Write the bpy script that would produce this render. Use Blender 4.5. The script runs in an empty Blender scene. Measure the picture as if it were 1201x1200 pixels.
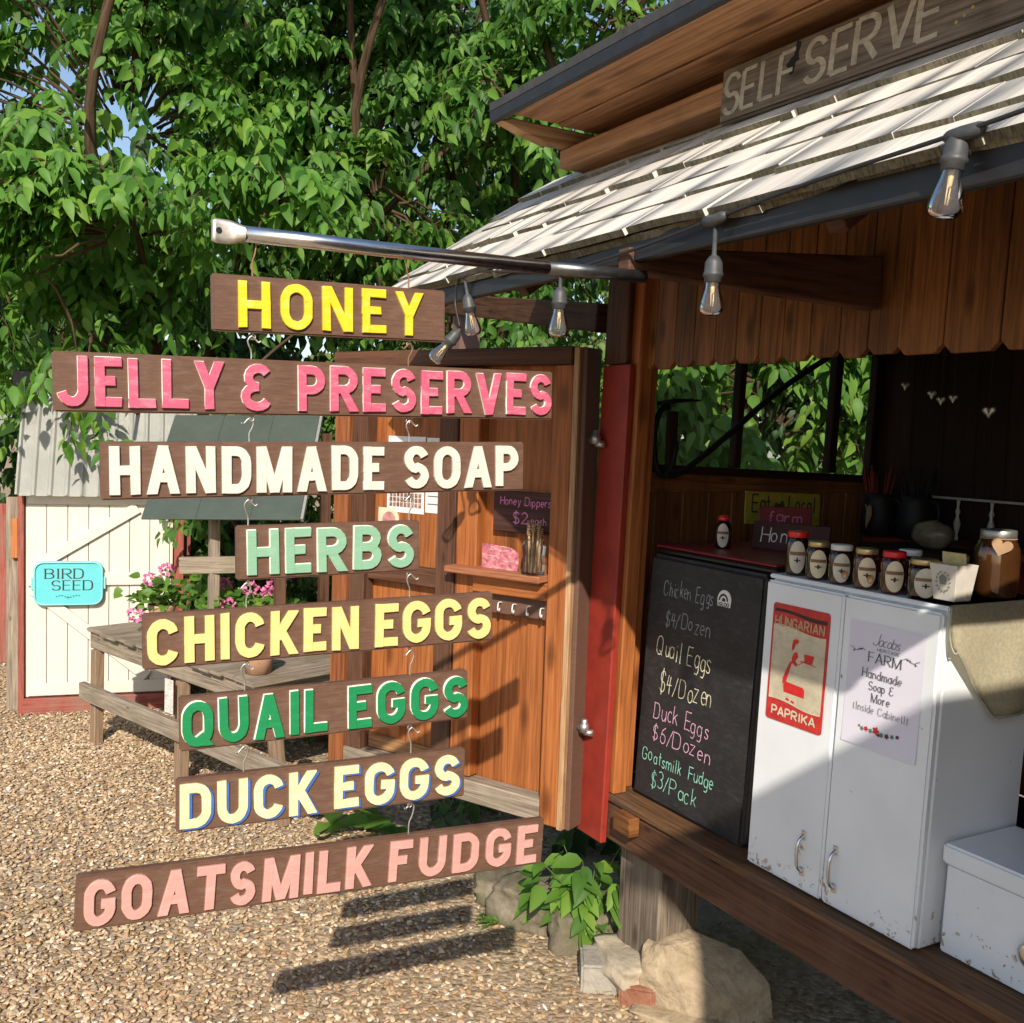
import bpy, bmesh, math, random
import numpy as np
from mathutils import Vector, Matrix

random.seed(7)
RNG = np.random.default_rng(11)
PI = math.pi
SC = bpy.context.scene
COL = SC.collection

# ------------------------------------------------------------------ camera
YAW, PITCH, ROLL, CAM_H = math.radians(29.5), 0.0733, 0.035, 1.7
fw = Vector((math.sin(YAW)*math.cos(PITCH), math.cos(YAW)*math.cos(PITCH), -math.sin(PITCH)))
rt = fw.cross(Vector((0, 0, 1))).normalized()
up = rt.cross(fw)
r2 = math.cos(ROLL)*rt + math.sin(ROLL)*up
u2 = -math.sin(ROLL)*rt + math.cos(ROLL)*up
cd = bpy.data.cameras.new('camera')
cam = bpy.data.objects.new('camera', cd)
COL.objects.link(cam)
cam.matrix_world = Matrix(((r2.x, u2.x, -fw.x, 0), (r2.y, u2.y, -fw.y, 0), (r2.z, u2.z, -fw.z, CAM_H), (0, 0, 0, 1)))
cd.sensor_fit = 'HORIZONTAL'
cd.sensor_width = 36.0
cd.lens = 36.0*1200/1201
cd.clip_start, cd.clip_end = 0.02, 500
SC.camera = cam

# ------------------------------------------------------------------ world, sun, exposure
LIGHT = Vector((0.75, 1.37, -1.0)).normalized()          # the way sunlight travels
w = bpy.data.worlds.new('World')
SC.world = w
w.use_nodes = True
wn = w.node_tree
sky = wn.nodes.new('ShaderNodeTexSky')
sky.sky_type = 'NISHITA'
sky.sun_disc = False
sky.sun_elevation = math.radians(32.6)
sky.sun_rotation = math.atan2(-LIGHT.x, -LIGHT.y)
bg = wn.nodes['Background']
bg.inputs['Strength'].default_value = 0.12
wn.links.new(sky.outputs[0], bg.inputs['Color'])
sd = bpy.data.lights.new('sun', 'SUN')
sd.energy = 4.6
sd.angle = math.radians(0.5)
sd.color = (1.0, 0.90, 0.76)
sun = bpy.data.objects.new('sun', sd)
COL.objects.link(sun)
sun.rotation_euler = LIGHT.to_track_quat('-Z', 'Y').to_euler()
sun.location = (-4, -7, 8)
SC.view_settings.view_transform = 'Standard'
SC.view_settings.look = 'None'
SC.view_settings.exposure = 0.36
SC.view_settings.gamma = 1.0

# ------------------------------------------------------------------ object helpers
def link(name, me, mat=None, parent=None):
    o = bpy.data.objects.new(name, me)
    COL.objects.link(o)
    if me is not None and mat is not None:
        for m in (mat if isinstance(mat, (list, tuple)) else [mat]):
            me.materials.append(m)
    if parent is not None:
        o.parent = parent
    return o

def obj(name, bm, mat=None, parent=None, smooth=False, world=True):
    """bm -> one mesh object; world=True: coordinates are world ones, made local to the root."""
    me = bpy.data.meshes.new(name)
    if parent is not None and world:
        r = parent
        while r.parent: r = r.parent
        bmesh.ops.translate(bm, verts=bm.verts, vec=-r.location)
    elif parent is None and world:
        pass
    bm.normal_update()
    bm.to_mesh(me)
    bm.free()
    if smooth:
        me.polygons.foreach_set('use_smooth', [True]*len(me.polygons))
    return link(name, me, mat, parent)

def tag(o, label=None, cat=None, group=None, kind=None):
    if label: o['label'] = label
    if cat: o['category'] = cat
    if group: o['group'] = group
    if kind: o['kind'] = kind
    return o

def thing(name, label, cat, loc=(0, 0, 0), rotz=0.0, group=None, rot=None):
    o = bpy.data.objects.new(name, None)
    o.empty_display_size = 0.1
    COL.objects.link(o)
    o.location = loc
    o.rotation_euler = rot if rot else (0, 0, rotz)
    return tag(o, label, cat, group)

def new():
    bm = bmesh.new()
    bm.loops.layers.uv.new('UVMap')
    return bm

def merge(bm, tmp, M=None):
    if M is not None:
        bmesh.ops.transform(tmp, matrix=M, verts=tmp.verts)
        if M.to_3x3().determinant() < 0:
            bmesh.ops.reverse_faces(tmp, faces=tmp.faces)
    me = bpy.data.meshes.new('tmp')
    tmp.to_mesh(me)
    tmp.free()
    bm.from_mesh(me)
    bpy.data.meshes.remove(me)

def uv_box(tmp, axis):
    uvl = tmp.loops.layers.uv.get('UVMap') or tmp.loops.layers.uv.new('UVMap')
    ou, ov = random.uniform(0, 40), random.uniform(0, 40)
    oth = [a for a in range(3) if a != axis]
    for f in tmp.faces:
        n = f.normal
        for l in f.loops:
            c = l.vert.co
            if abs(n[axis]) > 0.8:
                l[uvl].uv = (ou + c[oth[0]]*0.2, ov + c[oth[1]])
            else:
                b = oth[1] if abs(n[oth[0]]) > abs(n[oth[1]]) else oth[0]
                l[uvl].uv = (ou + c[axis], ov + c[b] + (0.13 if b == oth[1] else 0))

def box(bm, lo, hi, M=None, axis=None, bev=0.0025, seg=1):
    lo, hi = Vector(lo), Vector(hi)
    d = hi - lo
    t = bmesh.new()
    bmesh.ops.create_cube(t, size=1.0)
    for v in t.verts:
        v.co = Vector(((v.co.x+.5)*d.x+lo.x, (v.co.y+.5)*d.y+lo.y, (v.co.z+.5)*d.z+lo.z))
    bv = min(bev, 0.3*min(abs(d.x), abs(d.y), abs(d.z)))
    if bv > 0:
        bmesh.ops.bevel(t, geom=t.edges[:], offset=bv, segments=seg, affect='EDGES')
    t.normal_update()
    if axis is None:
        axis = max(range(3), key=lambda i: abs(d[i]))
    uv_box(t, axis)
    merge(bm, t, M)

def beam(bm, p, q, wd, ht, bev=0.003, upv=(0, 0, 1), over=0.0):
    """A board from p to q (centre line), wd across, ht along upv."""
    p, q = Vector(p), Vector(q)
    X = (q-p).normalized()
    Y = Vector(upv).cross(X).normalized()
    Z = X.cross(Y)
    M = Matrix(((X.x, Y.x, Z.x, p.x), (X.y, Y.y, Z.y, p.y), (X.z, Y.z, Z.z, p.z), (0, 0, 0, 1)))
    L = (q-p).length
    box(bm, (-over, -wd/2, -ht/2), (L+over, wd/2, ht/2), M, axis=0, bev=bev)

def prism(bm, pts, h0, h1, M=None, bev=0.0):
    """Polygon (xy list, ccw) raised from h0 to h1 along z."""
    t = bmesh.new()
    a = [t.verts.new((x, y, h0)) for x, y in pts]
    b = [t.verts.new((x, y, h1)) for x, y in pts]
    n = len(pts)
    t.faces.new(list(reversed(a)))
    top = t.faces.new(b)
    for i in range(n):
        t.faces.new((a[i], a[(i+1) % n], b[(i+1) % n], b[i]))
    bmesh.ops.recalc_face_normals(t, faces=t.faces)
    if bev > 0:
        bmesh.ops.bevel(t, geom=list(top.edges), offset=bev, segments=1, affect='EDGES')
    t.normal_update()
    uvl = t.loops.layers.uv.get('UVMap') or t.loops.layers.uv.new('UVMap')
    for f in t.faces:
        for l in f.loops:
            l[uvl].uv = (l.vert.co.x + l.vert.co.z, l.vert.co.y)
    merge(bm, t, M)

def sheet(bm, pts, M=None):
    t = bmesh.new()
    t.faces.new([t.verts.new(Vector(p) if len(p) == 3 else Vector((p[0], p[1], 0))) for p in pts])
    t.normal_update()
    merge(bm, t, M)

def tube(bm, pts, rad, sides=8, caps=True):
    pts = [Vector(p) for p in pts]
    n = len(pts)
    rads = rad if isinstance(rad, (list, tuple)) else [rad]*n
    rings = []
    ref = None
    for i in range(n):
        d = (pts[min(i+1, n-1)] - pts[max(i-1, 0)]).normalized()
        if ref is None:
            ref = d.orthogonal().normalized()
        ref = (ref - d*ref.dot(d))
        ref = ref.normalized() if ref.length > 1e-6 else d.orthogonal().normalized()
        bb = d.cross(ref)
        rings.append([bm.verts.new(pts[i] + (ref*math.cos(2*PI*k/sides) + bb*math.sin(2*PI*k/sides))*rads[i]) for k in range(sides)])
    uvl = bm.loops.layers.uv.verify()
    acc = random.uniform(0, 9)
    for i in range(n-1):
        dl = (pts[i+1]-pts[i]).length
        for k in range(sides):
            k2 = (k+1) % sides
            f = bm.faces.new((rings[i][k], rings[i][k2], rings[i+1][k2], rings[i+1][k]))
            f.smooth = True
            circ = 2*PI*rads[i]
            for l, (uu, vv) in zip(f.loops, ((acc, k/sides*circ), (acc, (k+1)/sides*circ), (acc+dl, (k+1)/sides*circ), (acc+dl, k/sides*circ))):
                l[uvl].uv = (uu, vv)
        acc += dl
    if caps:
        bm.faces.new(list(reversed(rings[0])))
        bm.faces.new(rings[-1])

def lathe(bm, prof, c=(0, 0, 0), sides=24, M=None, capb=True, capt=True):
    t = bmesh.new()
    rings = [[t.verts.new((r*math.cos(2*PI*k/sides), r*math.sin(2*PI*k/sides), z)) for k in range(sides)] for r, z in prof]
    for i in range(len(prof)-1):
        for k in range(sides):
            f = t.faces.new((rings[i][k], rings[i][(k+1) % sides], rings[i+1][(k+1) % sides], rings[i+1][k]))
            f.smooth = True
    if capb: t.faces.new(list(reversed(rings[0])))
    if capt: t.faces.new(rings[-1])
    t.normal_update()
    merge(bm, t, (M if M is not None else Matrix.Translation(Vector(c))))

def frame(o, X, Y):
    """Matrix whose local x, y lie along X, Y at origin o; z = X x Y."""
    X, Y = Vector(X).normalized(), Vector(Y).normalized()
    Z = X.cross(Y)
    o = Vector(o)
    return Matrix(((X.x, Y.x, Z.x, o.x), (X.y, Y.y, Z.y, o.y), (X.z, Y.z, Z.z, o.z), (0, 0, 0, 1)))

def catmull(pts, k=6):
    P = [Vector(p) for p in pts]
    P = [P[0]*2-P[1]] + P + [P[-1]*2-P[-2]]
    out = []
    for i in range(1, len(P)-2):
        a, b, c, d = P[i-1:i+3]
        for j in range(k):
            t = j/k
            out.append(0.5*((2*b) + (c-a)*t + (2*a-5*b+4*c-d)*t*t + (3*b-a-3*c+d)*t**3))
    out.append(P[-2])
    return out

# ------------------------------------------------------------------ materials
class NT:
    def __init__(s, name):
        s.m = bpy.data.materials.new(name)
        s.m.use_nodes = True
        s.t = s.m.node_tree
        s.b = s.t.nodes['Principled BSDF']
    def n(s, kind, **kw):
        nd = s.t.nodes.new('ShaderNode'+kind)
        for k, v in kw.items():
            if k in nd.inputs.keys():
                nd.inputs[k].default_value = v
            else:
                setattr(nd, k, v)
        return nd
    def l(s, a, b): s.t.links.new(a, b)
    def ramp(s, fac, stops, interp='LINEAR'):
        r = s.t.nodes.new('ShaderNodeValToRGB')
        r.color_ramp.interpolation = interp
        e = r.color_ramp.elements
        while len(e) > 1: e.remove(e[-1])
        e[0].position, e[0].color = stops[0][0], (*stops[0][1], 1)
        for p, c in stops[1:]:
            x = e.new(p)
            x.color = (*c, 1)
        s.l(fac, r.inputs[0])
        return r.outputs[0]
    def mix(s, fac, a, b, mode='MIX'):
        m = s.t.nodes.new('ShaderNodeMix')
        m.data_type, m.blend_type = 'RGBA', mode
        for sock, val in ((0, fac), (6, a), (7, b)):
            if isinstance(val, (int, float)): m.inputs[sock].default_value = val
            elif isinstance(val, tuple): m.inputs[sock].default_value = (*val, 1)
            else: s.l(val, m.inputs[sock])
        return m.outputs[2]
    def math(s, op, a, b=None):
        m = s.t.nodes.new('ShaderNodeMath')
        m.operation = op
        for i, v in enumerate((a, b)):
            if v is None: continue
            if isinstance(v, (int, float)): m.inputs[i].default_value = v
            else: s.l(v, m.inputs[i])
        return m.outputs[0]
    def coord(s, which='Object', scale=(1, 1, 1)):
        c = s.t.nodes.new('ShaderNodeTexCoord')
        mp = s.t.nodes.new('ShaderNodeMapping')
        mp.inputs['Scale'].default_value = scale
        s.l(c.outputs[which], mp.inputs[0])
        return mp.outputs[0]
    def noise(s, vec, scale, detail=4, rough=0.55, dist=0.0):
        n = s.n('TexNoise', Scale=scale, Detail=detail, Roughness=rough, Distortion=dist)
        s.l(vec, n.inputs['Vector'])
        return n.outputs['Fac']
    def bump(s, h, strength=0.3, dist=0.002):
        b = s.n('Bump', Strength=strength, Distance=dist)
        s.l(h, b.inputs['Height'])
        s.l(b.outputs[0], s.b.inputs['Normal'])
    def set(s, **kw):
        for k, v in kw.items():
            s.b.inputs[k.replace('_', ' ')].default_value = (*v, 1) if isinstance(v, tuple) and len(v) == 3 else v
        return s

def wood(name, dark, light, rough=0.65, grain=1.0, vary=0.25, knots=0.0, stain=0.0, stain_col=(0.05, 0.04, 0.03), bump=0.35, spec=0.3):
    k = NT(name)
    uv = k.coord('UV', (1.8*grain, 32*grain, 1))
    uv2 = k.coord('UV', (4.0*grain, 140*grain, 1))
    n1 = k.noise(uv, 1.0, 8, 0.68, 1.6)
    n2 = k.noise(uv2, 1.0, 4, 0.65, 0.5)
    f = k.math('ADD', k.math('MULTIPLY', n1, 0.55), k.math('MULTIPLY', n2, 0.45))
    c = k.ramp(f, [(0.38, dark), (0.5, tuple(0.45*a+0.55*b for a, b in zip(dark, light))), (0.61, light)])
    g = k.n('NewGeometry')
    var = k.math('ADD', k.math('MULTIPLY', g.outputs['Random Per Island'], 2*vary), 1-vary)
    vc = k.n('CombineColor')
    for i in range(3): k.l(var, vc.inputs[i])
    c = k.mix(1.0, c, vc.outputs[0], 'MULTIPLY')
    if knots > 0:
        vo = k.n('TexVoronoi', Scale=1.0, Randomness=1.0)
        vo.voronoi_dimensions = '2D'
        k.l(k.coord('UV', (2.4, 6.5, 1)), vo.inputs['Vector'])
        kf = k.ramp(vo.outputs['Distance'], [(0.0, (1, 1, 1)), (0.05*knots, (0.8, .8, .8)), (0.13*knots, (0, 0, 0))])
        c = k.mix(k.math('MULTIPLY', kf, 0.75), c, tuple(x*0.45 for x in dark))
    if stain > 0:
        sn = k.noise(k.coord('Object', (3, 3, 1.2)), 1.6, 5, 0.65)
        sf = k.ramp(sn, [(0.48, (0, 0, 0)), (0.66, (stain, stain, stain))])
        c = k.mix(sf, c, stain_col)
    k.l(c, k.b.inputs['Base Color'])
    k.set(Roughness=rough)
    k.b.inputs['Specular IOR Level'].default_value = spec
    k.bump(f, bump, 0.0025)
    return k.m

def paint(name, col, rough=0.5, mottle=0.12, col2=None, amt=0.4, scale=30, streak=False, bump=0.15, spec=0.4):
    k = NT(name)
    v = k.coord('Object', (1, 1, 14) if streak else (1, 1, 1))
    n = k.noise(v, scale, 5, 0.6)
    lo = tuple(x*(1-mottle) for x in col)
    hi = tuple(min(1, x*(1+mottle)) for x in col)
    c = k.ramp(n, [(0.35, lo), (0.65, hi)])
    if col2:
        n2 = k.noise(k.coord('Object', (3, 3, 9)), 9, 5, 0.7, 0.6)
        c = k.mix(k.ramp(n2, [(0.5, (0, 0, 0)), (0.66, (amt, amt, amt))]), c, col2)
    k.l(c, k.b.inputs['Base Color'])
    k.set(Roughness=rough)
    k.b.inputs['Specular IOR Level'].default_value = spec
    k.bump(n, bump, 0.001)
    return k.m

def plain(name, col, rough=0.5, metal=0.0, noise=0.15, scale=60, coat=0.0):
    k = NT(name)
    n = k.noise(k.coord('Object'), scale, 4, 0.6)
    c = k.ramp(n, [(0.3, tuple(x*(1-noise) for x in col)), (0.7, tuple(min(1, x*(1+noise)) for x in col))])
    k.l(c, k.b.inputs['Base Color'])
    rr = k.n('MapRange')
    rr.inputs['To Min'].default_value = max(0.02, rough-0.08)
    rr.inputs['To Max'].default_value = min(1, rough+0.08)
    k.l(n, rr.inputs['Value'])
    k.l(rr.outputs[0], k.b.inputs['Roughness'])
    k.set(Metallic=metal)
    if coat: k.b.inputs['Coat Weight'].default_value = coat
    return k.m

def glass(name, tint=(1, 1, 1), rough=0.0, refl=0.12, pale_veil=0.02):
    """Thin clear glass: sees through, with a Fresnel reflection on top."""
    k = NT(name)
    tr = k.n('BsdfTransparent')
    tr.inputs['Color'].default_value = (*tint, 1)
    gl = k.n('BsdfGlossy')
    gl.inputs['Roughness'].default_value = max(0.01, rough)
    lw = k.n('LayerWeight', Blend=refl)
    mx = k.n('MixShader')
    k.l(lw.outputs['Fresnel'], mx.inputs[0])
    df = k.n('BsdfDiffuse')
    df.inputs['Color'].default_value = (0.8, 0.8, 0.82, 1)
    m2 = k.n('MixShader')
    m2.inputs[0].default_value = pale_veil  # white diffuse mixed in so the glass looks lighter
    k.l(tr.outputs[0], m2.inputs[1])
    k.l(df.outputs[0], m2.inputs[2])
    k.l(m2.outputs[0], mx.inputs[1])
    k.l(gl.outputs[0], mx.inputs[2])
    k.l(mx.outputs[0], k.t.nodes['Material Output'].inputs['Surface'])
    return k.m

def leafmat(name, dark, light, trans=(0.2, 0.42, 0.05), tw=0.35):
    k = NT(name)
    g = k.n('NewGeometry')
    n = k.noise(k.coord('Object'), 1.1, 3, 0.5)
    f = k.math('ADD', k.math('MULTIPLY', g.outputs['Random Per Island'], 0.7), k.math('MULTIPLY', n, 0.45))
    c = k.ramp(f, [(0.12, dark), (0.70, light), (0.95, (light[0]*1.6, light[1]*1.25, light[2]*1.1))])
    k.l(c, k.b.inputs['Base Color'])
    k.set(Roughness=0.5)
    k.b.inputs['Specular IOR Level'].default_value = 0.28
    t = k.n('BsdfTranslucent')
    t.inputs['Color'].default_value = (*trans, 1)
    mx = k.n('MixShader')
    mx.inputs[0].default_value = tw
    k.l(k.b.outputs[0], mx.inputs[1])
    k.l(t.outputs[0], mx.inputs[2])
    k.l(mx.outputs[0], k.t.nodes['Material Output'].inputs['Surface'])
    return k.m

M = {}
M['sign'] = paint('brown sign paint', (0.128, 0.068, 0.045), 0.5, 0.16, (0.19, 0.125, 0.095), 0.45, 22, True, 0.3)
def lpaint(name, col, under=(0.85, 0.82, 0.74), amt=0.25):
    return paint(name, col, 0.5, 0.06, under, amt, 40, True, 0.2)
M['yellow'] = lpaint('bright yellow letter paint', (0.78, 0.56, 0.02), (0.82, 0.70, 0.20), 0.5)
M['pink'] = lpaint('rose pink letter paint', (0.58, 0.105, 0.18), (0.70, 0.30, 0.38), 0.55)
M['white'] = lpaint('white letter paint', (0.68, 0.64, 0.56), (0.50, 0.42, 0.34), 0.35)
M['mint'] = lpaint('sage green letter paint', (0.22, 0.42, 0.285), (0.32, 0.50, 0.37), 0.4)
M['cream'] = lpaint('pale yellow letter paint', (0.74, 0.59, 0.22), (0.78, 0.68, 0.38), 0.4)
M['duck'] = lpaint('cream letter paint', (0.74, 0.66, 0.36), (0.78, 0.75, 0.62), 0.5)
M['green'] = lpaint('emerald green letter paint', (0.010, 0.215, 0.075), (0.03, 0.30, 0.13), 0.4)
M['blush'] = lpaint('blush pink letter paint', (0.58, 0.30, 0.265), (0.68, 0.42, 0.38), 0.45)
M['under'] = paint('cream undercoat', (0.86, 0.83, 0.74), 0.5, 0.05)
M['blue'] = paint('cobalt blue paint', (0.045, 0.13, 0.42), 0.5, 0.15)
M['wire'] = plain('galvanised hook wire', (0.55, 0.53, 0.50), 0.4, 0.8)
M['rustwire'] = plain('rusty hook wire', (0.28, 0.15, 0.09), 0.6, 0.5)
M['orange'] = wood('orange stained wood', (0.185, 0.054, 0.015), (0.43, 0.150, 0.043), 0.55, 0.8, 0.22, 1.3)
M['cedar'] = wood('brown stained boards', (0.085, 0.033, 0.011), (0.28, 0.115, 0.037), 0.5, 1.0, 0.28, 0.9, 0.5, (0.05, 0.02, 0.01))
M['soffit'] = wood('brown soffit boards', (0.20, 0.090, 0.040), (0.52, 0.27, 0.125), 0.6, 0.6, 0.15, 1.3, 0.35, (0.13, 0.075, 0.045))
M['brown'] = wood('dark brown beam', (0.035, 0.015, 0.008), (0.13, 0.058, 0.032), 0.65, 1.0, 0.15, 0.5, 0.5, (0.13, 0.075, 0.05))
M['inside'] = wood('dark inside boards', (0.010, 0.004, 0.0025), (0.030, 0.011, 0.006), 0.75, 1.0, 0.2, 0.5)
M['brownpaint'] = paint('flat brown door paint', (0.125, 0.066, 0.045), 0.7, 0.1, (0.17, 0.10, 0.07), 0.3, 25, True)
M['red'] = paint('barn red paint', (0.28, 0.030, 0.018), 0.5, 0.15, (0.20, 0.03, 0.022), 0.5, 14, False, 0.2)
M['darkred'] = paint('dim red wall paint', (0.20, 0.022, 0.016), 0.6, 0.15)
M['grey'] = wood('grey weathered wood', (0.13, 0.10, 0.075), (0.36, 0.30, 0.235), 0.85, 1.3, 0.16, 0.4, 0.35, (0.12, 0.13, 0.06), 0.6, 0.15)
M['signgrey'] = wood('weathered sign plank', (0.075, 0.055, 0.040), (0.25, 0.20, 0.155), 0.85, 0.9, 0.05, 0.9, 0.4, (0.06, 0.045, 0.03), 0.6, 0.15)
M['greypaint'] = paint('worn cream sign paint', (0.42, 0.37, 0.28), 0.8, 0.2, (0.20, 0.16, 0.12), 0.6, 30)
M['black'] = plain('black metal trim', (0.018, 0.018, 0.020), 0.45, 0.0, 0.3, 20)
M['roofing'] = plain('dark roof covering', (0.05, 0.05, 0.052), 0.7, 0, 0.3, 30)
M['darkwall'] = wood('dark sarking boards', (0.02, 0.014, 0.01), (0.06, 0.042, 0.03), 0.8, 1.0, 0.2)

def shingle_mat():
    k = NT('sun bleached wood shingles')
    uv = k.coord('UV', (3, 120, 1))
    n = k.noise(uv, 1.0, 4, 0.6, 0.3)
    n2 = k.noise(k.coord('Object'), 9, 4, 0.6)
    c = k.ramp(k.math('ADD', k.math('MULTIPLY', n, .6), k.math('MULTIPLY', n2, .4)), [(0.28, (0.30, 0.28, 0.25)), (0.37, (0.56, 0.53, 0.485)), (0.60, (0.78, 0.75, 0.69))])
    g = k.n('NewGeometry')
    var = k.ramp(g.outputs['Random Per Island'], [(0, (0.80, 0.79, 0.78)), (1, (1.06, 1.05, 1.02))])
    c = k.mix(1.0, c, var, 'MULTIPLY')
    k.l(c, k.b.inputs['Base Color'])
    k.set(Roughness=0.85)
    k.b.inputs['Specular IOR Level'].default_value = 0.15
    k.bump(n, 0.5, 0.003)
    return k.m
M['shingle'] = shingle_mat()
M['butt'] = wood('mossy shingle butts', (0.075, 0.066, 0.048), (0.25, 0.225, 0.165), 0.95, 2.0, 0.3, 0, 0.4, (0.08, 0.085, 0.03), 0.8, 0.1)

def enamel_mat():
    k = NT('chipped white enamel')
    c0 = (0.81, 0.85, 0.885)
    n = k.noise(k.coord('Object'), 5, 4, 0.5)
    c = k.ramp(n, [(0.3, tuple(x*0.90 for x in c0)), (0.65, c0)])
    n2 = k.noise(k.coord('Object'), 34, 6, 0.7, 0.4)
    z = k.n('SeparateXYZ')
    k.l(k.coord('Object'), z.inputs[0])
    low = k.n('MapRange')
    low.inputs['From Min'].default_value, low.inputs['From Max'].default_value = 0.17, 0.0
    low.inputs['To Min'].default_value, low.inputs['To Max'].default_value = 0.0, 0.135
    k.l(z.outputs['Z'], low.inputs['Value'])
    rf = k.ramp(k.math('ADD', n2, low.outputs[0]), [(0.685, (0, 0, 0)), (0.72, (0.85, .85, .85))])
    n3 = k.noise(k.coord('Object'), 120, 3, 0.6)
    rust = k.ramp(n3, [(0.3, (0.16, 0.07, 0.02)), (0.7, (0.42, 0.26, 0.08))])
    c = k.mix(rf, c, rust)
    chip = k.noise(k.coord('Object', (1, 1, 1)), 55, 2, 0.5)
    cf = k.ramp(chip, [(0.80, (0, 0, 0)), (0.815, (1, 1, 1))])
    c = k.mix(cf, c, (0.04, 0.04, 0.045))
    k.l(c, k.b.inputs['Base Color'])
    k.set(Roughness=0.32)
    k.bump(n2, 0.05, 0.001)
    return k.m
M['enamel'] = enamel_mat()
M['chalkboard'] = paint('matt black fridge front', (0.022, 0.022, 0.024), 0.55, 0.2, (0.05, 0.05, 0.052), 0.6, 12, False, 0.05, 0.35)
M['blackgloss'] = plain('black plastic case', (0.012, 0.012, 0.013), 0.35, 0, 0.2, 20)
def chalk(name, c): return paint(name, c, 0.9, 0.3, (0.06, 0.06, 0.06), 0.6, 260, False, 0.1, 0.1)
M['ch_white'] = chalk('white chalk', (0.72, 0.72, 0.70))
M['ch_dim'] = chalk('rubbed chalk', (0.30, 0.31, 0.32))
M['ch_yellow'] = chalk('pale yellow chalk', (0.78, 0.74, 0.50))
M['ch_pink'] = chalk('pink chalk', (0.75, 0.42, 0.58))
M['ch_green'] = chalk('mint chalk', (0.30, 0.68, 0.52))
M['ch_mag'] = chalk('magenta chalk', (0.62, 0.22, 0.42))
M['chrome'] = plain('polished steel pipe', (0.72, 0.73, 0.75), 0.24, 1.0, 0.06, 30)
M['dullsteel'] = plain('dull flattened steel', (0.50, 0.47, 0.42), 0.42, 0.85, 0.15, 60)
M['cast'] = plain('grey gate hinge metal', (0.42, 0.41, 0.39), 0.42, 0.85, 0.15, 60)
M['socket'] = plain('grey bakelite socket', (0.055, 0.058, 0.062), 0.5, 0, 0.2, 80)
M['cord'] = plain('black rubber cord', (0.02, 0.02, 0.022), 0.5)
M['bulb'] = glass('clear bulb glass', (0.93, 0.93, 0.95), 0.0, 0.25, 0.05)
M['filament'] = plain('amber filament', (0.72, 0.52, 0.22), 0.4)
M['pane'] = glass('window glass', (0.96, 0.98, 0.97), 0.0, 0.06)
M['jarglass'] = glass('jar glass', (0.9, 0.9, 0.9), 0.02, 0.2)
M['paper'] = paint('white paper', (0.72, 0.70, 0.80), 0.8, 0.03, None, 0, 8, False, 0.05)
M['ink'] = plain('grey print', (0.10, 0.10, 0.12), 0.8)
M['inkdk'] = plain('black print', (0.03, 0.03, 0.035), 0.8)
M['tinred'] = paint('red tin print', (0.55, 0.035, 0.03), 0.45, 0.15, (0.30, 0.03, 0.03), 0.5, 40)
M['tindark'] = paint('dark tin print', (0.05, 0.02, 0.02), 0.5, 0.2)
M['tincream'] = paint('aged cream tin', (0.60, 0.53, 0.38), 0.45, 0.15, (0.42, 0.37, 0.25), 0.6, 14)
M['tintan'] = paint('tan tin lettering', (0.30, 0.17, 0.09), 0.5, 0.1)
M['cloth'] = paint('cream damask cloth', (0.66, 0.60, 0.44), 0.9, 0.12, None, 0, 130, False, 0.3, 0.1)
M['honey'] = plain('dark amber honey', (0.020, 0.006, 0.002), 0.08, 0, 0.2, 12, 1.0)
M['honeyred'] = plain('red preserve', (0.045, 0.006, 0.003), 0.08, 0, 0.2, 12, 1.0)
M['honeylt'] = plain('brown cider filling', (0.060, 0.024, 0.008), 0.08, 0, 0.2, 8, 1.0)
M['gold'] = plain('gold lid metal', (0.55, 0.42, 0.20), 0.35, 0.7)
M['lidred'] = plain('red plastic lid', (0.60, 0.02, 0.02), 0.35)
M['lidwhite'] = plain('white plastic lid', (0.70, 0.70, 0.68), 0.4)
M['zinc'] = plain('zinc jar lid', (0.42, 0.41, 0.38), 0.4, 0.8)
M['label'] = paint('cream jar label', (0.66, 0.58, 0.42), 0.7, 0.08)
M['labelor'] = paint('orange label band', (0.55, 0.25, 0.09), 0.7, 0.15)
M['labeldk'] = paint('brown label print', (0.20, 0.12, 0.06), 0.7, 0.15)
M['kraft'] = paint('brown kraft tag', (0.42, 0.27, 0.15), 0.85, 0.1)
M['ceramic'] = paint('off white ceramic', (0.60, 0.56, 0.50), 0.5, 0.06)
M['stone'] = None
M['terracotta'] = paint('dusty terracotta', (0.42, 0.24, 0.15), 0.85, 0.1, (0.46, 0.36, 0.27), 0.6, 20)
M['petal'] = leafmat('pink geranium petals', (0.62, 0.13, 0.34), (0.78, 0.25, 0.48), (0.8, 0.25, 0.5), 0.25)
M['turq'] = paint('turquoise tray paint', (0.115, 0.52, 0.56), 0.4, 0.05, (0.09, 0.45, 0.5), 0.4, 12)
M['turqlt'] = paint('pale turquoise rim', (0.25, 0.66, 0.68), 0.4, 0.05)
M['limepaint'] = paint('yellow green sign paint', (0.42, 0.36, 0.05), 0.6, 0.15)
M['maroon'] = paint('maroon sign paint', (0.20, 0.025, 0.03), 0.6, 0.2)
M['redmat'] = paint('red vinyl mat', (0.26, 0.018, 0.03), 0.4, 0.15)
M['iron'] = plain('black iron', (0.012, 0.012, 0.012), 0.6, 0.3)
M['whitewood'] = paint('white painted boards', (0.62, 0.585, 0.52), 0.65, 0.04, (0.62, 0.57, 0.48), 0.35, 8, False, 0.15)
M['whitemetal'] = paint('white ribbed sheet', (0.56, 0.565, 0.54), 0.55, 0.08, (0.50, 0.50, 0.46), 0.4, 5, False, 0.05)
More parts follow.
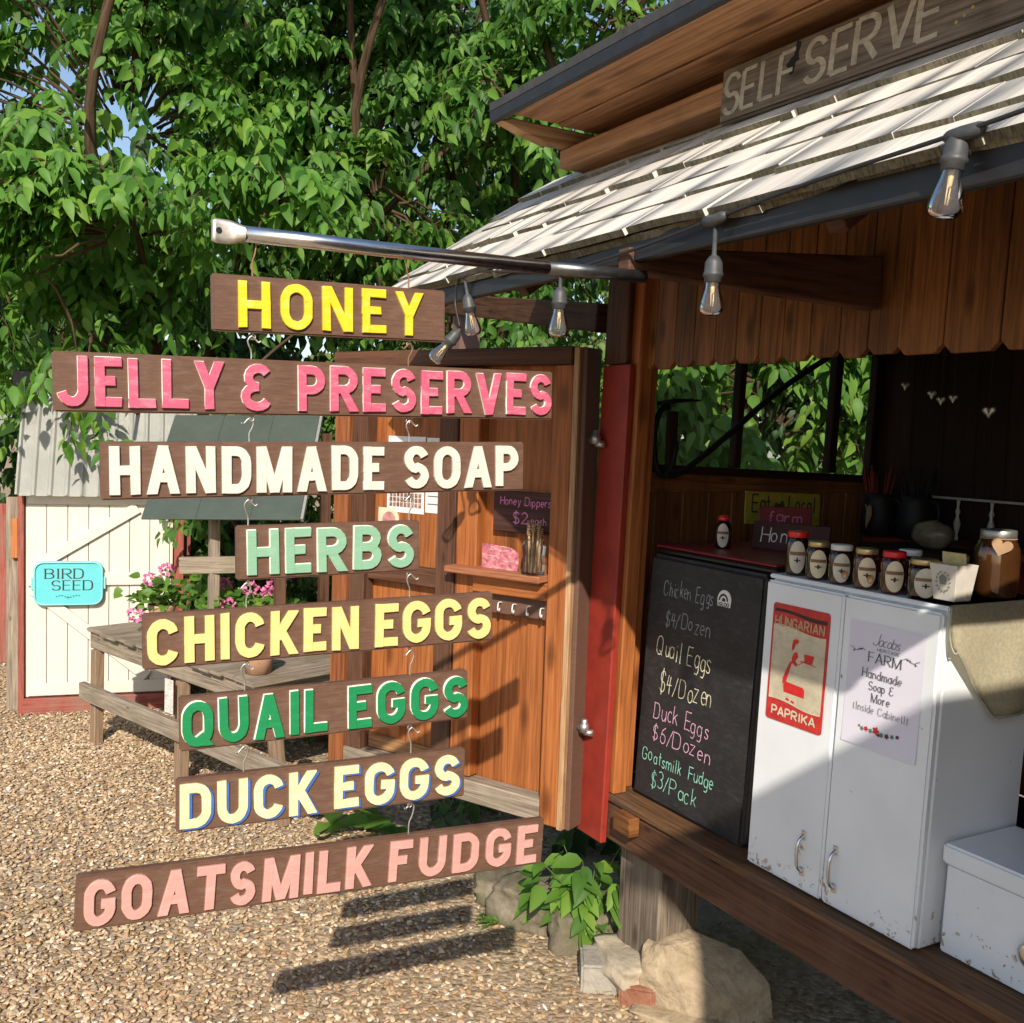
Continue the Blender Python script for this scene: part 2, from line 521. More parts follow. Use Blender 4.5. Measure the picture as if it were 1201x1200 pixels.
M['oldred'] = wood('peeling red boards', (0.16, 0.035, 0.025), (0.36, 0.11, 0.085), 0.85, 1.2, 0.15, 0, 0.5, (0.24, 0.17, 0.13), 0.5)
M['panel'] = paint('green grey shade sheet', (0.060, 0.078, 0.066), 0.45, 0.08, (0.085, 0.1, 0.085), 0.4, 6, False, 0.05)
M['bark'] = wood('brown tree bark', (0.030, 0.019, 0.012), (0.12, 0.078, 0.05), 0.95, 0.7, 0.2, 0, 0.3, (0.09, 0.08, 0.05), 1.0, 0.1)
M['leafA'] = leafmat('broad green leaves', (0.016, 0.066, 0.013), (0.100, 0.235, 0.036), (0.20, 0.45, 0.05), .34)
M['leafB'] = leafmat('mid green leaves', (0.013, 0.056, 0.012), (0.088, 0.205, 0.034), (0.19, 0.40, 0.05), .32)
M['leafC'] = leafmat('fresh green leaves', (0.032, 0.100, 0.018), (0.125, 0.250, 0.040))
M['leafD'] = leafmat('dark hedge leaves', (0.012, 0.038, 0.010), (0.038, 0.092, 0.022), (0.08, 0.2, 0.03), .2)
M['leafS'] = leafmat('small pale leaves', (0.045, 0.085, 0.025), (0.13, 0.20, 0.065))

# ------------------------------------------------------------------ stroke lettering
def arc(cx, cy, rx, ry, a0, a1, n=None):
    n = n or max(4, int(abs(a1-a0)/14))
    return [(cx+rx*math.cos(math.radians(a0+(a1-a0)*i/n)), cy+ry*math.sin(math.radians(a0+(a1-a0)*i/n))) for i in range(n+1)]
L = lambda x0, y0, x1, y1, e0=1, e1=1: ('l', (x0, y0), (x1, y1), e0, e1)
S_CURVE = arc(.5, .73, .46, .27, 20, 90, 5) + arc(.5, .73, .46, .27, 104, 262, 10) + arc(.5, .25, .48, .25, 80, -90, 10) + arc(.5, .25, .48, .25, -104, -160, 4)
O_CURVE = arc(.5, .66, .5, .34, 0, 180, 12) + arc(.5, .34, .5, .34, 180, 360, 12) + [(1.0, .66)]
G_ = {  # capital letters in a unit box: width, strokes
 'A': (.68, [L(0, 0, .5, 1), L(1, 0, .5, 1), L(.2, .3, .8, .3, 0, 0)]),
 'B': (.60, [L(0, 0, 0, 1), [(0, 1)] + arc(.5, .76, .44, .24, 90, -90, 8) + [(0, .52)], [(0, .52)] + arc(.5, .26, .5, .26, 90, -90, 8) + [(0, 0)]]),
 'C': (.64, [arc(.5, .68, .5, .32, 15, 180, 10) + arc(.5, .32, .5, .32, 180, 345, 10)]),
 'D': (.64, [L(0, 0, 0, 1), [(0, 1), (.5, 1)] + arc(.5, .66, .5, .34, 80, 0, 6) + arc(.5, .34, .5, .34, 0, -80, 6) + [(.5, 0), (0, 0)]]),
 'E': (.52, [L(0, 0, 0, 1), L(0, 1, 1, 1), L(0, .52, .92, .52, 1, 0), L(0, 0, 1, 0)]),
 'F': (.52, [L(0, 0, 0, 1), L(0, 1, 1, 1), L(0, .52, .92, .52, 1, 0)]),
 'G': (.64, [arc(.5, .68, .5, .32, 15, 180, 10) + arc(.5, .32, .5, .32, 180, 360, 10) + [(1, .46)], L(.55, .46, 1, .46, 0, 1)]),
 'H': (.62, [L(0, 0, 0, 1), L(1, 0, 1, 1), L(0, .5, 1, .5)]),
 'I': (.20, [L(.5, 0, .5, 1)]),
 'J': (.60, [[(1, 1.2), (1, .32)] + arc(.5, .32, .5, .32, 0, -165, 9)]),
 'K': (.62, [L(0, 0, 0, 1), L(.05, .38, 1, 1, 0, 1), L(.32, .56, 1, 0, 0, 1)]),
 'L': (.54, [L(0, 0, 0, 1), L(0, 0, 1, 0)]),
 'M': (.80, [L(0, 0, 0, 1), L(1, 0, 1, 1), L(.02, 1, .5, .0, 1, 1), L(.98, 1, .5, .0, 1, 1)]),
 'N': (.64, [L(0, 0, 0, 1), L(1, 0, 1, 1), L(.03, 1, .97, 0)]),
 'O': (.64, [O_CURVE]),
 'P': (.58, [L(0, 0, 0, 1), [(0, 1)] + arc(.5, .73, .5, .27, 90, -90, 9) + [(0, .46)]]),
 'Q': (.66, [O_CURVE, L(.55, .25, 1.02, -.02, 0, 1)]),
 'R': (.62, [L(0, 0, 0, 1), [(0, 1)] + arc(.5, .74, .47, .26, 90, -90, 9) + [(0, .48)], L(.42, .48, 1, 0, 0, 1)]),
 'S': (.60, [S_CURVE]),
 'T': (.62, [L(.5, 0, .5, 1), L(0, 1, 1, 1)]),
 'U': (.64, [[(0, 1.2), (0, .34)] + arc(.5, .34, .5, .34, 180, 360, 12) + [(1, 1.2)]]),
 'V': (.66, [L(0, 1, .5, 0), L(1, 1, .5, 0)]),
 'W': (.9, [L(0, 1, .25, 0), L(.25, 0, .5, .8), L(.5, .8, .75, 0), L(.75, 0, 1, 1)]),
 'Y': (.62, [L(0, 1, .5, .45, 1, 0), L(1, 1, .5, .45, 1, 0), L(.5, 0, .5, .5, 1, 0)]),
 '&': (.64, [arc(.55, .76, .42, .24, 30, 270, 10), [(.58, .52)] + arc(.5, .26, .5, .26, 95, 335, 11)]),
 ' ': (.35, []),
 # lower case: x-height .62
 'a': (.44, [arc(.5, .3, .5, .3, 40, 320, 10), [(1, .6), (1, 0)]]),
 'b': (.44, [[(0, 1), (0, 0)], arc(.5, .3, .5, .3, 140, -140, 10)]),
 'c': (.40, [arc(.55, .3, .5, .3, 45, 315, 9)]),
 'd': (.44, [arc(.5, .3, .5, .3, 40, 320, 10), [(1, 1), (1, 0)]]),
 'e': (.42, [[(.04, .3), (.98, .33)] + arc(.5, .3, .5, .3, 10, 310, 10)]),
 'f': (.34, [[(1, .92), (.75, 1), (.5, .9), (.42, .7), (.42, 0)], [(0, .58), (.9, .58)]]),
 'g': (.44, [arc(.5, .3, .5, .3, 40, 320, 10), [(1, .6), (1, -.15), (.75, -.32), (.2, -.28)]]),
 'h': (.42, [[(0, 1), (0, 0)], [(0, .4), (.3, .6), (.7, .58), (1, .4), (1, 0)]]),
 'i': (.10, [[(.5, .6), (.5, 0)], [(.5, .8), (.5, .86)]]),
 'k': (.40, [[(0, 1), (0, 0)], [(.9, .6), (.05, .25)], [(.35, .38), (1, 0)]]),
 'l': (.12, [[(.5, 1), (.5, .06), (.9, 0)]]),
 'm': (.66, [[(0, .6), (0, 0)], [(0, .45), (.25, .6), (.48, .5), (.5, 0)], [(.5, .45), (.75, .6), (.98, .5), (1, 0)]]),
 'n': (.42, [[(0, .6), (0, 0)], [(0, .4), (.35, .6), (.8, .55), (1, .35), (1, 0)]]),
 'o': (.44, [arc(.5, .3, .5, .3, 0, 360, 12)]),
 'p': (.44, [[(0, .6), (0, -.35)], arc(.5, .3, .5, .3, 140, -140, 10)]),
 'r': (.32, [[(0, .6), (0, 0)], [(0, .35), (.4, .58), (1, .55)]]),
 's': (.38, [[(1, .5), (.6, .6), (.15, .55), (.1, .4), (.5, .31), (.92, .2), (.85, .04), (.4, 0), (0, .1)]]),
 't': (.32, [[(.45, .95), (.45, .1), (.8, 0)], [(0, .62), (1, .62)]]),
 'u': (.42, [[(0, .6), (0, .2), (.3, 0), (.7, .03), (1, .25)], [(1, .6), (1, 0)]]),
 'y': (.42, [[(0, .6), (.5, .05)], [(1, .6), (.5, .0), (.15, -.32)]]),
 'z': (.38, [[(0, .6), (1, .6), (0, 0), (1, 0)]]),
 '1': (.2, [[(.5, 1), (.5, 0)]]),
 '2': (.46, [arc(.5, .72, .5, .28, 160, -30, 9) + [(0, 0), (1, 0)]]),
 '3': (.44, [arc(.45, .76, .5, .24, 140, -80, 9), arc(.45, .27, .55, .27, 85, -140, 10)]),
 '4': (.48, [[(.25, 1), (0, .45), (1, .5)], [(.7, .95), (.62, 0)]]),
 '6': (.44, [[(.85, .98), (.3, .75), (.05, .35)] + arc(.5, .28, .47, .28, 180, 520, 14)]),
 '$': (.46, [S_CURVE, [(.45, 1.15), (.4, -.15)]]),
 '/': (.42, [[(0, -.08), (1, 1.02)]]),
 '(': (.2, [arc(1, .4, .9, .62, 130, 230, 6)]),
 ')': (.2, [arc(0, .4, .9, .62, 50, -50, 6)]),
 '!': (.12, [[(.5, 1), (.5, .3)], [(.5, .08), (.5, 0)]]),
 "'": (.1, [[(.5, 1), (.4, .8)]]),
}

def clip(poly, ax, lim, keep_less):
    out = []
    for i in range(len(poly)):
        a, b = poly[i], poly[(i+1) % len(poly)]
        ia = (a[ax] <= lim) if keep_less else (a[ax] >= lim)
        ib = (b[ax] <= lim) if keep_less else (b[ax] >= lim)
        if ia: out.append(a)
        if ia != ib:
            t = (lim-a[ax])/(b[ax]-a[ax])
            out.append((a[0]+t*(b[0]-a[0]), a[1]+t*(b[1]-a[1])))
    return out

def ribbon(pts, t, tx=None):
    """Left and right edges of a flat band along pts; tx: thinner for horizontal runs."""
    pts = [p for i, p in enumerate(pts) if i == 0 or math.hypot(p[0]-pts[i-1][0], p[1]-pts[i-1][1]) > 1e-7]
    n = len(pts)
    Lf, Rt = [], []
    for i in range(n):
        d = []
        if i > 0: d.append((pts[i][0]-pts[i-1][0], pts[i][1]-pts[i-1][1]))
        if i < n-1: d.append((pts[i+1][0]-pts[i][0], pts[i+1][1]-pts[i][1]))
        ds = []
        for v in d:
            q = math.hypot(*v) or 1e-9
            ds.append((v[0]/q, v[1]/q))
        bx, by = sum(v[0] for v in ds), sum(v[1] for v in ds)
        q = math.hypot(bx, by) or 1e-9
        bx, by = bx/q, by/q
        k = max(0.6, abs(bx*ds[0][0]+by*ds[0][1]))
        hw = t/2/k
        if tx is not None:
            hw = (tx + (t-tx)*abs(by))/2/k
        Lf.append((pts[i][0]-by*hw, pts[i][1]+bx*hw))
        Rt.append((pts[i][0]+by*hw, pts[i][1]-bx*hw))
    return Lf, Rt

def glyph_polys(ch, H, t, W=None):
    """Thick block capital: list of polygons (convex) or bands (Lf, Rt)."""
    w, strokes = G_[ch]
    W = (w*H if W is None else W)
    fx = lambda x: t/2 + x*(W-t)
    fy = lambda y: t/2 + y*(H-t)
    out = []
    for s in strokes:
        if isinstance(s, tuple):
            _, a, b, e0, e1 = s
            dg = abs(b[0]-a[0]) > .02 and abs(b[1]-a[1]) > .02
            gy = (lambda y: y*H) if dg else fy
            a, b = (fx(a[0]), gy(a[1])), (fx(b[0]), gy(b[1]))
            q = math.hypot(b[0]-a[0], b[1]-a[1])
            d = ((b[0]-a[0])/q, (b[1]-a[1])/q)
            a = (a[0]-d[0]*t*1.5*e0, a[1]-d[1]*t*1.5*e0)
            b = (b[0]+d[0]*t*1.5*e1, b[1]+d[1]*t*1.5*e1)
            diag = abs(d[0]) > .1 and abs(d[1]) > .1
            hw = t/2
            nx, ny = -d[1]*hw, d[0]*hw
            p = [(a[0]+nx, a[1]+ny), (a[0]-nx, a[1]-ny), (b[0]-nx, b[1]-ny), (b[0]+nx, b[1]+ny)]
            p = clip(clip(p, 1, 0, False), 1, H, True)
            if not diag or ch in 'MNK':
                p = clip(clip(p, 0, 0, False), 0, W, True)
            if ch == 'Y' and e1 == 0 and not diag: pass
            out.append(('poly', p))
        else:
            pts = [(fx(x), fy(y)) for x, y in s]
            pts = [(x, min(y, H)) for x, y in pts]
            out.append(('band', ribbon(pts, t)))
    return out, W

def letter_bm(ch, H, t, depth, W=None, dx=0, dy=0, base=0.0, wob=0.0):
    bm = new()
    polys, W = glyph_polys(ch, H, t, W)
    for i, (kind, data) in enumerate(polys):
        h = depth - i*0.0002
        if kind == 'poly':
            pts = [(x+dx+random.uniform(-wob, wob), y+dy+random.uniform(-wob, wob)) for x, y in data]
            ar = sum(pts[k][0]*pts[(k+1) % len(pts)][1]-pts[(k+1) % len(pts)][0]*pts[k][1] for k in range(len(pts)))
            if ar < 0: pts.reverse()
            if len(pts) > 2: prism(bm, pts, base, h, None, min(0.0008, depth*.2))
        else:
            Lf, Rt = data
            tb = bmesh.new()
            rows = []
            for (a, b) in zip(Lf, Rt):
                w1, w2, w3 = (random.uniform(-wob, wob)*.7 for _ in range(3))
                a = (a[0]+dx+w1, a[1]+dy+w2); b = (b[0]+dx+w3, b[1]+dy+w1)
                e = 0.0008 if depth > 0.003 else 0
                q = math.hypot(b[0]-a[0], b[1]-a[1]) or 1
                ux, uy = (b[0]-a[0])/q*e, (b[1]-a[1])/q*e
                rows.append([tb.verts.new((a[0], a[1], base)), tb.verts.new((a[0], a[1], h-e)), tb.verts.new((a[0]+ux, a[1]+uy, h)),
                             tb.verts.new((b[0]-ux, b[1]-uy, h)), tb.verts.new((b[0], b[1], h-e)), tb.verts.new((b[0], b[1], base))])
            for r0, r1 in zip(rows, rows[1:]):
                for k in range(5):
                    try: tb.faces.new((r0[k], r0[k+1], r1[k+1], r1[k]))
                    except ValueError: pass
            for r in (rows[0], rows[-1]):
                tb.faces.new(r)
            bmesh.ops.recalc_face_normals(tb, faces=tb.faces)
            merge(bm, tb)
    return bm, W

def text_width(s, H, t, gap):
    return sum(G_[c][0]*H for c in s) + gap*(len(s)-1)

def write(bm, s, Mx, H, t, width=None, tx=None, serif=0.0, jit=0.0, slant=0.0, gap=None, lift=0.0008, rise=0.0):
    """Thin single-stroke lettering as flat bands just proud of a surface. Mx maps x right, y up, z out."""
    gap = 0.22*H if gap is None else gap
    nat = sum(G_[c][0]*H for c in s) + gap*(len(s)-1)
    k = (width/nat) if width else 1.0
    x = 0.0
    z = lift
    for c in s:
        w, strokes = G_[c]
        cw = w*H*k
        jx, jy = random.uniform(-jit, jit)*H, random.uniform(-jit, jit)*H
        sc = 1+random.uniform(-jit, jit)
        for st in strokes:
            pts = [st[1], st[2]] if isinstance(st, tuple) else st
            pts = [(x + jx + px*cw*sc + slant*py*H, jy + py*H*sc + rise*(x+px*cw)) for px, py in pts]
            if jit and len(pts) == 2:
                m = ((pts[0][0]+pts[1][0])/2+random.uniform(-jit, jit)*.5*H, (pts[0][1]+pts[1][1])/2+random.uniform(-jit, jit)*.5*H)
                pts = [pts[0], m, pts[1]]
            Lf, Rt = ribbon(pts, t, tx)
            z += 0.00004
            for i in range(len(Lf)-1):
                sheet(bm, [(Rt[i][0], Rt[i][1], z), (Rt[i+1][0], Rt[i+1][1], z), (Lf[i+1][0], Lf[i+1][1], z), (Lf[i][0], Lf[i][1], z)], Mx)
            if serif:
                for (e, o) in ((pts[0], pts[1]), (pts[-1], pts[-2])):
                    if abs(e[1]-o[1]) > 0.3*abs(e[0]-o[0]) and len(pts) < 5:
                        sg, th = serif*H, (tx or t)*0.9
                        z += 0.00004
                        sheet(bm, [(e[0]-sg, e[1]-th/2, z), (e[0]+sg, e[1]-th/2, z), (e[0]+sg, e[1]+th/2, z), (e[0]-sg, e[1]+th/2, z)], Mx)
        x += cw + gap*k
    return x

def rrect(w, h, r, n=5):
    o = []
    for cx, cy, a in ((w-r, r, -90), (w-r, h-r, 0), (r, h-r, 90), (r, r, 180)):
        o += arc(cx, cy, r, r, a, a+90, n)
    return o

# ================================================================== THE SETTING
def ground_mat():
    k = NT('sandy soil between the pebbles')
    v = k.coord('Object')
    n1 = k.noise(v, 0.8, 5, 0.6)
    vo = k.n('TexVoronoi', Scale=52.0)
    k.l(v, vo.inputs['Vector'])
    peb = k.ramp(vo.outputs['Color'], [(0.1, (0.17, 0.12, 0.075)), (0.45, (0.34, 0.26, 0.17)), (0.8, (0.50, 0.41, 0.29))])
    soil = k.ramp(k.noise(v, 26, 6, 0.7), [(0.3, (0.29, 0.21, 0.14)), (0.7, (0.53, 0.415, 0.29))])
    c = k.mix(k.ramp(n1, [(0.40, (0, 0, 0)), (0.6, (.8, .8, .8))]), soil, peb)
    k.l(c, k.b.inputs['Base Color'])
    k.set(Roughness=0.95)
    k.b.inputs['Specular IOR Level'].default_value = 0.1
    h = k.math('SUBTRACT', k.noise(v, 40, 5, 0.7), k.math('MULTIPLY', vo.outputs['Distance'], 0.8))
    k.bump(h, 0.8, 0.012)
    return k.m
bm = new()
nx = 60
gx = np.linspace(-60, 60, nx+1)
V = [[bm.verts.new((x, y, 0)) for x in (-70, -4, -1, 0, 1, 2, 3, 4, 8, 70)] for y in (-70, -6, 0, 2, 3, 4, 5, 7, 10, 90)]
for a, b in zip(V, V[1:]):
    for i in range(len(a)-1):
        bm.faces.new((a[i], a[i+1], b[i+1], b[i]))
tag(obj('ground', bm, ground_mat()), kind='structure')
k = NT('mown lawn')
v = k.coord('Object')
k.l(k.ramp(k.noise(v, 14, 5, 0.7), [(0.3, (0.05, 0.085, 0.018)), (0.7, (0.17, 0.22, 0.06))]), k.b.inputs['Base Color'])
k.set(Roughness=0.9)
k.bump(k.noise(v, 120, 3, 0.7), 0.8, 0.03)
bm = new()
sheet(bm, [(-9, 8.2, 0.006), (0.42, 8.2, 0.006), (1.4, 26, 0.006), (-9, 40, 0.006)])
tag(obj('lawn', bm, k.m), kind='structure')

# ---- pebbles: countless, so one object scattered by geometry nodes over the yard
def pebble_mat():
    k = NT('mixed river pebbles')
    oi = k.n('ObjectInfo')
    c = k.ramp(oi.outputs['Random'], [(0.0, (0.25, 0.165, 0.085)), (0.14, (0.39, 0.275, 0.16)), (0.33, (0.47, 0.355, 0.225)), (0.46, (0.31, 0.24, 0.17)),
                                      (0.58, (0.50, 0.38, 0.235)), (0.72, (0.36, 0.235, 0.135)), (0.80, (0.56, 0.46, 0.33)), (0.90, (0.22, 0.185, 0.15)), (0.95, (0.42, 0.22, 0.12)), (0.975, (0.70, 0.63, 0.52))], 'CONSTANT')
    n = k.noise(k.coord('Object'), 3, 4, 0.6)
    k.l(k.mix(0.5, c, k.ramp(n, [(0.3, (0.88, 0.89, 0.93)), (0.7, (1.52, 1.52, 1.58))]), 'MULTIPLY'), k.b.inputs['Base Color'])
    k.set(Roughness=0.7)
    k.b.inputs['Specular IOR Level'].default_value = 0.25
    return k.m

def gravel():
    bm = new()
    dl = bm.verts.layers.float.new('dens')
    st = 0.2
    xs = np.arange(-1.6, 3.0, st)
    ys = np.arange(1.2, 8.6, st)
    def dens(x, y):
        d = x*0.4924 + y*0.8704
        X = x*0.8704 - y*0.4924
        if d < 1.9 or abs(X) > d*0.6+0.4 or (x > 1.8 and y < 2.9): return 0
        v = (8600 if d < 4.2 else (6600 if d < 5.6 else 4200))*(0.62+0.38*math.sin(x*2.1+math.sin(y*1.7)*1.3)*math.sin(y*1.3+x))
        # bare earth under the stand and at the foot of the door
        e = (x - (1.60 - 0.10*(y-2.4))) if y < 4.2 else (x - 1.55)
        v *= min(1, max(0.05, 0.62 - e*2.6))
        return v if not (y > 7.6 and x < 0.5) else v*0.3
    grid = {}
    for i, x in enumerate(xs):
        for j, y in enumerate(ys):
            vv = bm.verts.new((x, y, 0.0))
            vv[dl] = dens(x, y)
            grid[i, j] = vv
    for i in range(len(xs)-1):
        for j in range(len(ys)-1):
            q = [grid[i, j], grid[i+1, j], grid[i+1, j+1], grid[i, j+1]]
            if sum(v[dl] for v in q) > 0: bm.faces.new(q)
    o = obj('gravel', bm, pebble_mat())
    tag(o, kind='stuff')
    ng = bpy.data.node_groups.new('pebble scatter', 'GeometryNodeTree')
    ng.interface.new_socket('Geometry', in_out='INPUT', socket_type='NodeSocketGeometry')
    ng.interface.new_socket('Geometry', in_out='OUTPUT', socket_type='NodeSocketGeometry')
    N, LK = ng.nodes.new, ng.links.new
    gi, go = N('NodeGroupInput'), N('NodeGroupOutput')
    at = N('GeometryNodeInputNamedAttribute'); at.data_type = 'FLOAT'; at.inputs['Name'].default_value = 'dens'
    dp = N('GeometryNodeDistributePointsOnFaces'); dp.distribute_method = 'RANDOM'
    dp.inputs['Seed'].default_value = 4
    LK(gi.outputs[0], dp.inputs['Mesh'])
    LK(at.outputs['Attribute'], dp.inputs['Density'])
    join = N('GeometryNodeJoinGeometry')
    for s in range(4):
        ic = N('GeometryNodeMeshIcoSphere'); ic.inputs['Radius'].default_value = 1.0; ic.inputs['Subdivisions'].default_value = 3
        sp = N('GeometryNodeSetPosition')
        nz = N('ShaderNodeTexNoise'); nz.inputs['Scale'].default_value = 0.75; nz.inputs['Detail'].default_value = 2.0
        ps = N('GeometryNodeInputPosition')
        ad = N('ShaderNodeVectorMath'); ad.operation = 'ADD'; ad.inputs[1].default_value = (s*7.3, s*3.1, 5.0)
        LK(ps.outputs[0], ad.inputs[0]); LK(ad.outputs[0], nz.inputs['Vector'])
        sb = N('ShaderNodeVectorMath'); sb.operation = 'SUBTRACT'; sb.inputs[1].default_value = (0.5, 0.5, 0.5)
        LK(nz.outputs['Color'], sb.inputs[0])
        sc = N('ShaderNodeVectorMath'); sc.operation = 'SCALE'; sc.inputs['Scale'].default_value = 1.5
        LK(sb.outputs[0], sc.inputs[0]); LK(sc.outputs[0], sp.inputs['Offset']); LK(ic.outputs['Mesh'], sp.inputs['Geometry'])
        sm = N('GeometryNodeSetShadeSmooth')
        LK(sp.outputs[0], sm.inputs['Geometry'])
        g2 = N('GeometryNodeGeometryToInstance')
        LK(sm.outputs[0], g2.inputs[0]); LK(g2.outputs[0], join.inputs[0])
    rv = N('FunctionNodeRandomValue'); rv.data_type = 'FLOAT_VECTOR'
    rv.inputs[0].default_value = (0.0042, 0.0034, 0.0020); rv.inputs[1].default_value = (0.0130, 0.0092, 0.0050)
    rr = N('FunctionNodeRandomValue'); rr.data_type = 'FLOAT_VECTOR'
    rr.inputs[0].default_value = (-0.45, -0.45, 0); rr.inputs[1].default_value = (0.45, 0.45, 6.28)
    rr.inputs['Seed'].default_value = 3
    io = N('GeometryNodeInstanceOnPoints')
    io.inputs['Pick Instance'].default_value = True
    LK(dp.outputs['Points'], io.inputs['Points']); LK(join.outputs[0], io.inputs['Instance'])
    LK(rr.outputs[0], io.inputs['Rotation']); LK(rv.outputs[0], io.inputs['Scale'])
    tr = N('GeometryNodeTranslateInstances'); tr.inputs['Local Space'].default_value = False
    rz = N('FunctionNodeRandomValue'); rz.data_type = 'FLOAT_VECTOR'
    rz.inputs[0].default_value = (0, 0, 0.000); rz.inputs[1].default_value = (0, 0, 0.011); rz.inputs['Seed'].default_value = 8
    LK(io.outputs[0], tr.inputs['Instances']); LK(rz.outputs[0], tr.inputs['Translation'])
    mt = N('GeometryNodeSetMaterial'); mt.inputs['Material'].default_value = o.data.materials[0]
    LK(tr.outputs[0], mt.inputs['Geometry']); LK(mt.outputs[0], go.inputs[0])
    md = o.modifiers.new('scatter', 'NODES'); md.node_group = ng
gravel()

# ================================================================== THE FARM STAND
LEAN = 0.03                          # the old stand leans: everything drifts to -y as it rises
def lean(bm, k=LEAN, z0=0.587):
    for v in bm.verts:
        v.co.y -= k*(v.co.z-z0)
    return bm

stand = thing('farm_stand', 'wooden self serve farm stand with shingled porch roof and red corner board', 'stall', (2.45, 1.6, 0))
FZ = 0.587
# floor framing
bm = new(); box(bm, (1.85, 0.30, 0.438), (1.895, 2.80, 0.560), axis=1, bev=0.006); obj('floor_beam', bm, M['brown'], stand)
bm = new(); box(bm, (1.842, 0.30, 0.563), (1.99, 2.70, FZ), axis=1, bev=0.006); obj('floor_edge_board', bm, wood('amber floor edge', (0.055, 0.028, 0.013), (0.20, 0.10, 0.045), 0.7, 1, 0.1, 0.4, 0.5, (0.075, 0.06, 0.05)), stand)
bm = new()
for i in range(9): box(bm, (1.993+i*0.122, 0.32, 0.562), (2.113+i*0.122, 2.72, FZ-0.002), axis=1)
obj('floor', bm, M['inside'], stand)
bm = new(); box(bm, (1.808, 2.415, 0.508), (1.8475, 2.500, 0.566), axis=1, bev=0.003); obj('beam_block', bm, M['cedar'], stand)
bm = new(); box(bm, (1.90, 2.37, 0.10), (2.06, 2.58, 0.437), axis=2, bev=0.006); obj('pier', bm, M['signgrey'], stand)
bm = new(); box(bm, (2.93, 2.45, 0.0), (3.07, 2.62, 0.56), axis=2); obj('pier', bm, M['brown'], stand)
bm = new(); box(bm, (2.93, 0.45, 0.0), (3.07, 0.6, 0.56), axis=2); obj('pier', bm, M['brown'], stand)
bm = new(); box(bm, (1.93, 0.45, 0.0), (2.07, 0.6, 0.437), axis=2); obj('pier', bm, M['brown'], stand)
# corner: red board, orange jamb, dark post
bm = new(); box(bm, (1.822, 2.575, 0.428), (1.846, 2.715, 1.93), axis=2, bev=0.004); lean(bm); obj('red_corner_board', bm, M['red'], stand)
bm = new(); box(bm, (1.824, 2.60, 1.933), (1.846, 2.715, 2.44), axis=2, bev=0.004); lean(bm); obj('upper_corner_board', bm, M['brown'], stand)
bm = new(); box(bm, (1.849, 2.560, FZ+0.002), (1.90, 2.715, 2.42), axis=2, bev=0.004); lean(bm); obj('corner_post', bm, M['orange'], stand)
bm = new(); box(bm, (1.903, 2.60, FZ+0.002), (1.952, 2.70, 2.42), axis=2, bev=0.004); lean(bm); obj('inner_post', bm, M['orange'], stand)
# left end wall with its window opening, sagging a little to the right
WX0, WX1 = 2.085, 3.03
sag = lambda x: 1.618 - 0.026*(x-2.06)
bm = new()
x = 1.956
while x < 3.08:
    wd = random.uniform(0.095, 0.125)
    x2 = min(x+wd, 3.09)
    box(bm, (x+0.001, 2.725, FZ), (x2-0.001, 2.745, 1.535), axis=2, bev=0.003)
    x = x2
lean(bm); obj('end_wall', bm, M['cedar'], stand)
bm = new()
beam(bm, (1.956, 2.715, sag(1.956)-0.055), (3.09, 2.715, sag(3.09)-0.055), 0.03, 0.085)
obj('window_sill', bm, M['cedar'], stand)
bm = new()
x = 1.956
while x < 3.08:
    x2 = min(x+0.12, 3.09)
    box(bm, (x+0.001, 2.725, 2.075), (x2-0.001, 2.745, 2.44), axis=2, bev=0.003)
    x = x2
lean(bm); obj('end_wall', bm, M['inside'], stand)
win = None
bm = new()
beam(bm, (2.05, 2.700, sag(2.06)-0.006), (3.07, 2.700, sag(3.07)-0.006), 0.035, 0.028)
beam(bm, (2.05, 2.690, 2.062), (3.07, 2.690, 2.062), 0.035, 0.03)
win = obj('window_frame', bm, M['inside'], stand)
for xa, xb in ((1.956, 2.035), (2.385, 2.415), (2.835, 2.872), (3.045, 3.085)):
    bm = new()
    box(bm, (xa, 2.682, sag(xa)+0.009), (xb, 2.716, 2.046), axis=2); lean(bm, LEAN, 1.6)
    obj('mullion', bm, M['inside'], win)
for xa, xb in ((2.035, 2.385), (2.415, 2.835), (2.872, 3.045)):
    bm = new()
    box(bm, (xa+0.001, 2.697, sag(xa)+0.010), (xb-0.001, 2.700, 2.046), bev=0)
    obj('pane', bm, M['pane'], win)
# back wall, right end wall
bm = new()
y = 0.42
while y < 2.74:
    y2 = min(y+random.uniform(0.11, 0.15), 2.745)
    box(bm, (3.092, y+0.001, FZ), (3.112, y2-0.001, 2.44), axis=2, bev=0.003); y = y2
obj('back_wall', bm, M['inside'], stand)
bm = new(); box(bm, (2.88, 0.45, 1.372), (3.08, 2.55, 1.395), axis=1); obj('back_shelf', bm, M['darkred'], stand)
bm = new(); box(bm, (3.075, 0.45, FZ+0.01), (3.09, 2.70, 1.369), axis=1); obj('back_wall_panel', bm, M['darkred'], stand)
bm = new()
x = 1.91
while x < 3.09:
    x2 = min(x+0.13, 3.09)
    box(bm, (x+0.001, 0.42, FZ), (x2-0.001, 0.44, 2.44), axis=2); x = x2
obj('end_wall', bm, M['inside'], stand)
